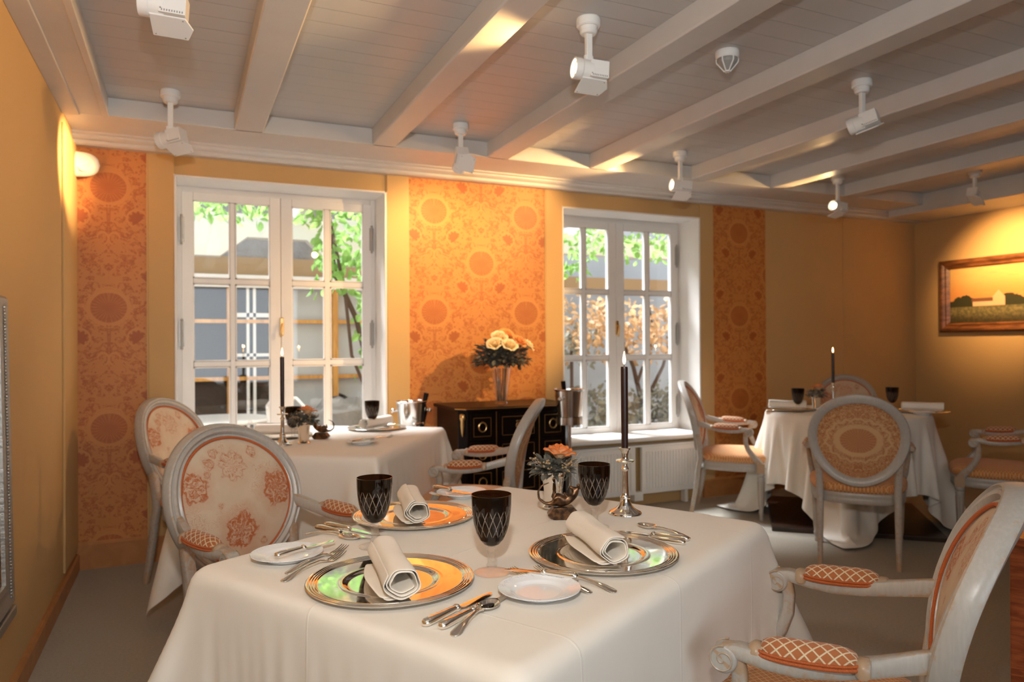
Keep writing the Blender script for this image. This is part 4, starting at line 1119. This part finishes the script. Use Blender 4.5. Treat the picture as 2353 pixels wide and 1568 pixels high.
va = thing('glass_vase', 'tall clear glass vase of roses standing on the black chest', 'vase', (1.955, 4.50, .878))
MB().lathe([(0, .0), (.040, 0), (.043, .006), (.040, .012), (.043, .06), (.055, .16), (.068, .235), (.072, .25), (.068, .25), (.062, .225), (.049, .15), (.038, .06), (.032, .018), (0, .016)], 12).build('vessel', M_glass, va, ang=20)
wt = MB(); 
for k in range(14):
    a = k*2.4; wt.tube([(.022*math.cos(a), .022*math.sin(a), .02), (.04*math.cos(a+.5), .04*math.sin(a+.5), .24)], .003, 5)
wt.build('flower_stems', M_euc, va)
bf = make_foliage(.225, .18, 900, 21, False, 'bouquet_foliage', .52, .62); place(bf, (1.955, 4.50, 1.165), 0, 'dark mass of foliage spreading from the glass vase on the chest')
rl = [(-.085, -.10, .105, M_rosey, 'cream rose, leftmost in the vase bouquet'), (-.005, -.145, .095, M_rosey, 'cream rose, lowest and nearest in the vase bouquet'), (.075, -.11, .118, M_roseo, 'deep orange rose right of centre in the vase bouquet'),
      (.145, -.08, .095, M_rosey, 'pale cream rose, rightmost in the vase bouquet'), (-.035, -.05, .150, M_rosey, 'cream rose in the upper middle of the vase bouquet'), (.02, -.03, .165, M_roseo, 'small orange rose at the top of the vase bouquet')]
for x, y, z, mt, lb in rl:
    o = make_rose(.040, mt, 'rose'); place(o, (1.955+x, 4.50+y, 1.165+z), x*9, lb, 'roses in the glass vase'); o.rotation_euler = (R(42), R(x*120), x*5)

def make_cooler():
    t = thing('wine_cooler', '', 'wine cooler')
    MB().lathe([(0, .002), (.068, 0), (.074, .004), (.080, .06), (.090, .15), (.096, .205), (.101, .209), (.102, .214), (.099, .216), (.094, .212), (.088, .15), (.076, .02), (0, .016)], 40).build('bucket', M_steel, t, ang=50)
    for sx in (-1, 1):
        MB().tube([(sx*.090, 0, .155), (sx*.108, 0, .155)], .006, 10).sphere((sx*.117, 0, .155), .015, 12).build('knob_handle', M_steel, t)
    return t
WC = make_cooler(); WC2 = copy_tree(WC)
place(WC, (1.332, 4.52, .705), R(-10), 'steel wine cooler left of the black chest with dark bottle neck', 'steel wine coolers')
place(WC2, (2.30, 4.175, .77), R(30), 'steel wine cooler on a stand at the right end of the chest', 'steel wine coolers')
def make_stand(z, lab, p):
    t = thing('wine_cooler_stand', lab, 'stand', p)
    k = MB(); 
    k.lathe([(0, z-.012), (.072, z-.012), (.084, z-.008), (.0845, z+.035), (.0865, z+.035), (.0865, z-.014), (0, z-.016)], 32); k.build('collar', M_steel, t, ang=40)
    MB().tube([(0, 0, .02), (0, 0, z-.014)], .013, 14).build('pole', M_steel, t)
    MB().lathe([(0, 0), (.13, 0), (.132, .006), (.10, .014), (.02, .024), (0, .024)], 32).build('base', M_steel, t, ang=50)
    return t
make_stand(.704, 'chrome stand under the wine cooler left of the black chest', (1.332, 4.52, 0))
make_stand(.769, 'chrome pole stand under the right wine cooler by the window sill', (2.30, 4.175, 0))
for (x, y, z, tx, ty, lb) in ((1.372, 4.52, .725, .25, .0, 'dark bottle leaning in the left wine cooler, neck showing'), (2.285, 4.175, .79, -.12, 0., 'dark green bottle in the right wine cooler')):
    b = thing('wine_bottle', lb, 'bottle', (x, y, z), 0, 'wine bottles in the coolers'); b.rotation_euler = (ty, tx, 0)
    MB().lathe([(0, 0), (.032, 0), (.034, .004), (.034, .13), (.030, .150), (.016, .175), (.0135, .19), (.0135, .232), (.0150, .234), (.0150, .246), (.0125, .25), (0, .25)], 24).build('glass', M_black, b, ang=50)
    MB().lathe([(.0138, .19), (.0145, .19), (.0158, .236), (.0158, .25), (0, .253)], 20).build('foil', M_lacquer, b, ang=50)

# ================================================================== CEILING SPOTLIGHTS
def make_spot(loc, head, tilt, label, power, size=60, flap=True, stem=.115, fside=-1, lit=True, rollf=0., blend=.7, lens=M_lens):
    t = thing('ceiling_spotlight', label, 'spotlight', loc, 0, 'white ceiling spotlights')
    MB().lathe([(0, 0), (.047, 0), (.049, -.006), (.049, -.030), (.044, -.036), (0, -.036)], 32).build('ceiling_rose', M_plastic, t, ang=40)
    MB().lathe([(0, -.036), (.036, -.036), (.036, -.056), (.030, -.064), (0, -.064)], 28).build('swivel', M_plastic, t, ang=40)
    MB().box(-.0135, .0135, -.010, .010, -.064-stem, -.060).box(-.020, .020, -.006, .006, -.064-stem-.012, -.064-stem+.03).build('stem', M_plastic, t, smooth=False, bev=.003)
    h = bpy.data.objects.new('lamp_head', None)
    d = Vector((math.cos(R(head))*math.cos(R(tilt)), math.sin(R(head))*math.cos(R(tilt)), math.sin(R(tilt))))
    up_ = Vector((0, 0, 1)); y_ = up_.cross(d).normalized(); z_ = d.cross(y_)
    Mx = Matrix((d, y_, z_)).transposed().to_4x4(); Mx.translation = (0, 0, -.064-stem-.030)
    Ry = Matrix.Rotation(R(90), 4, 'Y')
    b = MB().lathe([(0, -.010), (.040, -.010), (.040, .034), (.0425, .036), (.0425, .066), (.037, .066), (.035, .050), (0, .048)], 36, Mx @ Ry)
    b.box(-.075, .004, -.036, .036, -.034, .034, Mx)
    bo = b.build('lamp_housing', M_plastic, t, ang=35, bev=.004)
    v = MB()
    for k in range(9): v.box(-.068+k*.0075, -.0645+k*.0075, -.0375, .0375, -.030, -.024, Mx)
    for sy in (-1, 1): v.sphere(Mx @ Vector((-.002, sy*.037, -.022)), .0028, 8)
    v.build('vent_slots', M_greymesh, bo, smooth=False)
    MB().lathe([(0, .0495), (.036, .0495)], 28, Mx @ Ry).build('lens', lens if lit else M_lampoff, bo)
    if flap:
        F = Mx @ Matrix.Translation((-.012, fside*-.018, -.035)) @ Matrix.Rotation(R(-fside*(20+rollf)), 4, 'X')
        fp = MB().prism([(-.062, 0), (.045, 0), (.045, fside*.095), (-.062, fside*.095), (-.082, fside*.045)][::fside], -.006, 0, 'z', F)
        f_ = fp.build('flap', M_plastic, t, smooth=False, bev=.002)
        s_ = MB()
        for (x, y) in ((-.054, fside*.085), (.036, fside*.085), (-.054, fside*.01)): s_.sphere(F @ Vector((x, y, -.006)), .0028, 8)
        s_.build('screw', M_greymesh, f_)
    if power:
        L = bpy.data.lights.new('spot_beam', 'SPOT'); L.energy = power; L.color = (1, .60, .24); L.spot_size = R(size); L.spot_blend = blend; L.shadow_soft_size = .03
        lo = bpy.data.objects.new('spot_beam', L); C.objects.link(lo)
        P0 = Vector(loc)+(Mx @ Vector((.075, 0, 0))); lo.location = P0; lo.rotation_euler = d.to_track_quat('-Z', 'Y').to_euler()
    return t
make_spot((-.06, 2.56, 2.6), 172, 4, 'white ceiling spotlight cut off by the top left of the photo, its lens facing left', 45, 70, stem=.135)
make_spot((-.06, 4.12, 2.6), 146, -10, 'white ceiling spotlight above the top left of the left window', 75, 60, stem=.15)
make_spot((1.50, 2.54, 2.6), 172, 3, 'white ceiling spotlight in the middle of the ceiling with lit lens facing left', 45, 70)
make_spot((1.51, 4.06, 2.6), 82, -38, 'white ceiling spotlight above the damask panel between the windows, seen end on', 42, 100, stem=.125)
make_spot((3.12, 4.06, 2.6), 167, 4, 'white ceiling spotlight above the right-hand window, warm lit, facing left', 75, 90, rollf=10, stem=.14)
make_spot((3.12, 2.59, 2.6), 117, -14, 'white ceiling spotlight right of the smoke detector, back end to the camera', 210, 46, blend=.5, fside=1)
make_spot((4.73, 4.16, 2.6), 187, 4, 'small ceiling spotlight with bright round lens near the far right wall', 34, 75, stem=.15)
make_spot((5.52, 3.58, 2.6), 16, -26, 'ceiling spotlight at the far right, shining on the wall above the painting', 190, 68, blend=.9)
make_spot((1.50, 1.02, 2.6), 112, 7, 'white ceiling spotlight out of view over the nearest table', 30, 46)
make_spot((-.06, 1.02, 2.6), 60, -55, 'white ceiling spotlight out of view near the camera', 8, 110)
make_spot((3.12, 1.02, 2.6), 60, -40, 'white ceiling spotlight out of view above the right foreground', 3, 100)

sm = thing('smoke_detector', 'white round smoke detector with conical grille on the ceiling', 'smoke detector', (2.245, 2.575, 2.6))
MB().lathe([(0, 0), (.052, 0), (.054, -.010), (.052, -.026), (.047, -.034), (0, -.034)], 36).build('housing', M_plastic, sm, ang=40)
g = MB().lathe([(.046, -.034), (.047, -.042), (.043, -.052), (.016, -.085), (.010, -.088), (0, -.088)], 24).build('cone', M_greymesh, sm, ang=40)
r_ = MB()
for k in range(6):
    a = 2*PI*k/6+.4; r_.tube([(.048*math.cos(a), .048*math.sin(a), -.034), (.047*math.cos(a), .047*math.sin(a), -.050), (.012*math.cos(a), .012*math.sin(a), -.091)], .0032, 6)
r_.lathe([(.0, -.091), (.012, -.091), (.013, -.087), (0, -.086)], 16).build('cage', M_plastic, sm)

fx = thing('wall_speaker', 'white rounded fitting high in the left corner over the red damask panel', 'wall fitting', (-.565, 4.80, 2.325))
m = MB(); rows = []
for i in range(13):
    f = i/12; a = f*PI/2
    rows.append([(.125*math.sin(a)*.0+ .128*f**.8*1.0, -.085*(1-f**2.2)**.6*math.cos(g_)*.5-.03, .072*(1-f**2.6)**.5*math.sin(g_)) for g_ in [2*PI*j/24 for j in range(24)]])
m.grid(rows, True, False, None, True, True).build('casing', M_plastic, fx, ang=60)
MB().lathe([(0, 0), (.036, 0), (.038, .004), (.034, .008), (0, .008)], 24, Matrix.Translation((.052, -.062, -.012)) @ Matrix.Rotation(R(78), 4, 'X') @ Matrix.Rotation(R(0), 4, 'Y')).build('round_cover', M_plastic, fx, ang=40)

# ================================================================== PICTURES, CABINET
pa = thing('painting', 'framed landscape painting of a low farmhouse at sunset on the right wall', 'painting', (XR-.001, 4.0, 1.70), 0)
def f_pic():
    x, y, z = sep(coord()); n = noise(coord(), 6, 4); nf = noise(coord(), 40, 3)
    yy = y*-1.
    t = sstep(z+(n-.5)*.05, -.02, .24)
    sky = mixc(t, (.60, .25, .075), (.66, .42, .15)); sky = mixc(sstep(noise(comb(yy*2., z*9.), 4, 3), .5, .7)*.5, sky, (.62, .30, .12))
    tr = (n-.5)*.16+(nf-.5)*.04-.035+.03*sin(yy*14.)
    trees = 1.-sstep(z-tr, -.004, .004)
    c = mixc(trees, sky, (.035, .035, .018))
    fld = 1.-sstep(z, -.108, -.100)
    c = mixc(fld, c, mixc(sstep(nf, .35, .7), (.10, .09, .045), (.22, .17, .07)))
    wall_ = (yy > -.25)*(yy < -.02)*(z > -.102)*(z < -.062); c = mixc(wall_, c, (.62, .40, .24))
    gb_ = ((z-.035+abs(yy+.02)*1.1) < 0.)*(z > -.102)*(abs(yy+.02) < .055); c = mixc(gb_, c, (.66, .38, .22))
    rf = (yy > -.26)*(yy < -.07)*(z > -.062)*(z < -.03); c = mixc(rf, c, (.16, .07, .04))
    bt = 1.-sstep(z, -.235, -.14); c = mixc(bt*.75, c, (.02, .014, .008))
    return {'Base Color': c, 'h': nf, 'hd': .001}
M_pic = mat('landscape_canvas', rough=.35, fn=f_pic)
W2, H2 = .56, .335
MB().box(-.022, -.016, -W2+.10, W2-.10, -H2+.085, H2-.085).build('canvas', M_pic, pa, smooth=False)
prof = [(0, 0), (0, -.035), (.018, -.050), (.035, -.050), (.045, -.038), (.060, -.032), (.070, -.036), (.078, -.030), (.090, -.018), (.105, -.012), (.105, 0)]
rows = []
for (sy, sz) in ((-1, -1), (1, -1), (1, 1), (-1, 1)): rows.append([(d, sy*(W2-k), sz*(H2-k)) for k, d in prof])
MB().grid(rows, True, True).build('frame', M_framewood, pa, ang=30)

lm = thing('leaning_mirror', 'silver beaded frame corner at the left edge, leaning on the left wall', 'frame', (XL+.018, 2.44, .405))
lm.rotation_euler = (0, R(-1.0), 0)
rows = []
for (sy, z) in ((-1, 0), (1, 0), (1, 1.05), (-1, 1.05)):
    rows.append([(d, sy*(.53-k), (k if z == 0 else z-k)) for k, d in ((0, 0), (0, .014), (.010, .022), (.022, .018), (.03, .012), (.055, .010), (.07, .016), (.085, .012), (.085, 0))])
MB().grid(rows, True, True).build('moulding', M_agedsilver, lm, ang=35)
be = MB()
for k in range(92): be.sphere((.016, .53-.028, .03+k*.0108), .0042, 6)
be.build('beading', M_agedsilver, lm)
MB().box(.004, .006, -.45, .45, .08, .97).build('glass', M_silver, lm, smooth=False)
lg_ = thing('wall_ledge', 'small grey ledge under the silver frame at the left edge', 'ledge', (XL, 2.6, .36))
MB().box(0, .04, -.56, .395, 0, .034).build('board', M_agedsilver, lg_, smooth=False, bev=.004)

cb = thing('wooden_cabinet', 'polished red-brown wooden cabinet cut off at the lower right edge', 'cabinet', (2.29, 1.39, 0), R(-62))
MB().box(-.0, .8, 0, .6, .0, .66).build('body', M_redwood, cb, smooth=False, bev=.003)
MB().prism([(-.02, .66), (-.026, .666), (-.026, .678), (-.016, .686), (.82, .686), (.82, .66)], -.02, .62, 'y').build('top', M_redwood, cb, smooth=False, bev=.004)
MB().box(-.012, .8, -.012, .0, 0, .09).build('plinth', M_redwood, cb, smooth=False)

# ================================================================== OUTSIDE THE WINDOWS
og = struct(MB().box(-6, 12, YW+.32, 14, -.25, -.05).build('patio_ground', M_stone, smooth=False)); og['kind'] = 'structure'
gw = thing('garden_wall', 'pale rendered garden wall beyond the patio', 'wall', (0, 8.6, 0))
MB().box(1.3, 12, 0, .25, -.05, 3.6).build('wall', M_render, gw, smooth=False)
# neighbouring glazed wing, timber framed, seen through the left window
wg = thing('glazed_wing', 'timber-framed glazed building wing seen through the left window', 'building', (0, 7.4, 0))
MB().box(-2.6, .78, .06, .10, -.05, 1.93).build('glazing', M_greyglass, wg, smooth=False)
MB().box(.78, 1.75, .06, .10, -.05, 1.93).build('pale_glazing', M_render, wg, smooth=False)  # lighter part of the glazing, its whitish reflection painted as a flat pale colour
MB().box(-2.6, 1.75, .0, .2, 1.96, 2.14).build('fascia', M_tanboard, wg, smooth=False)
MB().box(-2.6, 1.75, .02, .2, 2.14, 3.4).build('upper_wall', M_stone, wg, smooth=False)
MB().box(-2.6, 1.75, -.08, .02, 1.84, 1.96).build('gutter', M_white, wg, smooth=False)
for x, hw in ((-.9, .035), (.405, .033), (.845, .013), (1.385, .026)): MB().box(x-hw, x+hw, -.05, .06, -.05, 1.88).build('timber_post', M_timber, wg, smooth=False)
for z in (.28, .97, 1.52): MB().box(-2.6, 1.75, -.02, .04, z-.018, z+.018).build('timber_rail', M_timber, wg, smooth=False)
mb_ = MB()
for x in (.56, .62): mb_.box(x-.013, x+.013, -.01, .05, 0, 1.86)
mb_.box(.44, .82, -.01, .045, 1.18, 1.21).box(.44, .82, -.01, .045, 1.56, 1.6).build('white_bar', M_white, wg, smooth=False)
pg = thing('pergola', 'white painted pergola beams above the patio outside the windows', 'pergola', (0, 0, 0))
for x in (-.35, .95, 2.3, 3.9, 5.5): MB().box(x-.05, x+.05, 5.6, 8.4, 2.42, 2.56).build('rafter', M_white, pg, smooth=False)
MB().box(-2, 7.5, 6.6, 6.72, 2.22, 2.42).build('beam', M_white, pg, smooth=False)
MB().prism([(0, 2.22), (.5, 2.22), (.28, 2.05), (.02, 2.05)], 6.6, 6.72, 'y').build('bracket', M_white, pg, smooth=False)
MB().prism([(1.0, 2.22), (1.5, 2.22), (1.5, 2.0), (1.2, 2.02)], 6.6, 6.72, 'y').build('bracket', M_white, pg, smooth=False)
for x in (1.86, 5.2, 7.2): MB().box(x-.05, x+.05, 6.6, 6.7, -.05, 2.22).build('post', M_timber, pg, smooth=False)
bd_ = thing('patio_beam', 'tan wooden beam across the view in the right-hand window', 'beam', (0, 0, 0))
MB().box(3.6, 8.5, 7.9, 8.05, 1.92, 2.12).build('board', M_tanboard, bd_, smooth=False)
# patio table and chairs, pale
ptb = thing('patio_table', 'white round patio table seen through the left window', 'table', (.25, 6.5, -.05))
MB().lathe([(0, .70), (.42, .70), (.43, .715), (.42, .73), (0, .73)], 32).build('top', M_white, ptb, ang=40)
MB().tube([(0, 0, 0), (0, 0, .7)], .025, 10).lathe([(0, 0), (.2, 0), (.2, .02), (0, .03)], 20).build('pedestal', M_white, ptb)
for i, (x, y, rz, lb) in enumerate(((-.35, 6.0, .5, 'pale patio chair at the left of the garden table'), (.92, 6.12, -.9, 'pale patio chair at the right of the garden table'))):
    c_ = thing('patio_chair', lb, 'chair', (x, y, -.05), rz, 'patio chairs outside')
    MB().box(-.2, .2, -.2, .2, .42, .45).build('seat', M_white, c_, smooth=False, bev=.01)
    MB().tube([(-.2, -.2, .43), (-.2, -.24, .85), (-.12, -.25, .92), (.12, -.25, .92), (.2, -.24, .85), (.2, -.2, .43)], .013, 8).build('backrest', M_white, c_)
    for sx in (-1, 1):
        for sy in (-1, 1): MB().tube([(sx*.19, sy*.19, 0), (sx*.18, sy*.18, .42)], .013, 8).build('leg', M_white, c_)
# rock pile
rk = thing('rockery', 'grey rock pile outside at the lower right of the left window', 'rocks', (1.55, 6.9, -.05))
rr = random.Random(7)
for k in range(11):
    m = MB(); c0 = Vector((rr.uniform(-.5, .45), rr.uniform(-.1, .15), rr.uniform(.1, .4+.22*(k % 3)))); m.sphere(c0, rr.uniform(.2, .36), 10, 1.2, .8, .8)
    m.v = [(x+rr.uniform(-.03, .03), y+rr.uniform(-.03, .03), z+rr.uniform(-.03, .03)) for x, y, z in m.v]; m.build('rock', M_stone, rk, ang=30)
# plants
def plant(name, label, cat, base, boxes, mt, n, ll, stems, seed, kind=None):
    t = thing(name, label, cat, base); r_ = random.Random(seed); m = MB(); tot = sum(b[6] for b in boxes)
    for (x0, x1, y0, y1, z0, z1, wgt) in boxes:
        for i in range(int(n*wgt/tot)):
            p = Vector((r_.uniform(x0, x1), r_.uniform(y0, y1), r_.triangular(z0, z1, (z0+z1)/2)))
            leaf(m, p, Vector((r_.uniform(-1, 1), r_.uniform(-1, 1), r_.uniform(-1.2, .2))), ll*r_.uniform(.6, 1.2), ll*r_.uniform(.4, .8), Vector((r_.uniform(-1, 1), r_.uniform(-1, 1), .3)))
    m.build('leaves', mt, t, smooth=False)
    if stems:
        s = MB()
        for pts, rd in stems: s.tube(pts, rd, 7)
        s.build('stems', M_bark, t)
    return t
plant('climbing_vine', 'bright green climbing vine hanging outside the left-hand window', 'vine', (0, 0, 0),
      [(-.3, 2.0, 5.75, 6.2, 2.24, 2.50, 330), (.95, 1.45, 5.75, 6.1, 1.62, 2.40, 210), (1.3, 1.62, 5.8, 6.1, .95, 1.75, 90), (1.45, 1.6, 5.8, 6., .4, 1.0, 26)], M_vine, 656, .085,
      [([(1.62, 6.0, -.05), (1.55, 6.0, .5), (1.42, 6., 1.0), (1.3, 6., 1.5), (1.12, 6., 1.9), (1.05, 6., 2.5)], .022), ([(1.5, 6., .6), (1.25, 5.95, 1.2), (1.2, 5.95, 1.7), (1.05, 5.9, 2.4)], .014), ([(1.75, 6.05, 0), (1.6, 6.0, .8), (1.6, 6., 1.4), (1.5, 6, 2.3)], .012)], 3)
plant('climbing_vine', 'green vine leaves along the top of the right-hand window', 'vine', (0, 0, 0), [(2.9, 5.0, 5.8, 6.3, 2.06, 2.5, 300), (3.1, 3.5, 5.8, 6.1, 1.85, 2.2, 60)], M_vine, 380, .085,
      [([(2.8, 6., 2.45), (4, 6.1, 2.5), (5.1, 6, 2.45)], .014)], 13)
tree_st = [([(5.2, 7.4, -.05), (5.1, 7.4, .5), (4.9, 7.3, 1.0), (4.6, 7.2, 1.5)], [.04, .035, .025, .012]), ([(5.1, 7.4, .5), (5.4, 7.4, 1.0), (5.6, 7.4, 1.6)], [.03, .02, .01]), ([(4.95, 7.3, .8), (5.2, 7.3, 1.4), (5.1, 7.3, 1.9)], [.02, .015, .008])]
plant('small_tree', 'small tree with pale orange autumn leaves outside the right-hand window', 'tree', (0, 0, 0), [(3.9, 6.2, 6.9, 7.7, 1.0, 1.9, 10)], M_autumn, 1100, .09, tree_st, 5)
plant('shrub', 'dark grey-green shrub low outside the right-hand window', 'shrub', (0, 0, 0), [(4.2, 6.0, 6.9, 7.6, .0, .85, 10)], M_bush, 1500, .085, [([(5., 7.2, -.05), (5., 7.2, .6)], .02)], 6)
plant('shrub', 'sparse dark shrub beside the left part of the right-hand window', 'shrub', (0, 0, 0), [(3.7, 4.3, 7.0, 7.4, .95, 1.5, 10)], M_bush, 150, .08, [([(4., 7.2, -.05), (4., 7.2, 1.2)], .02)], 16)
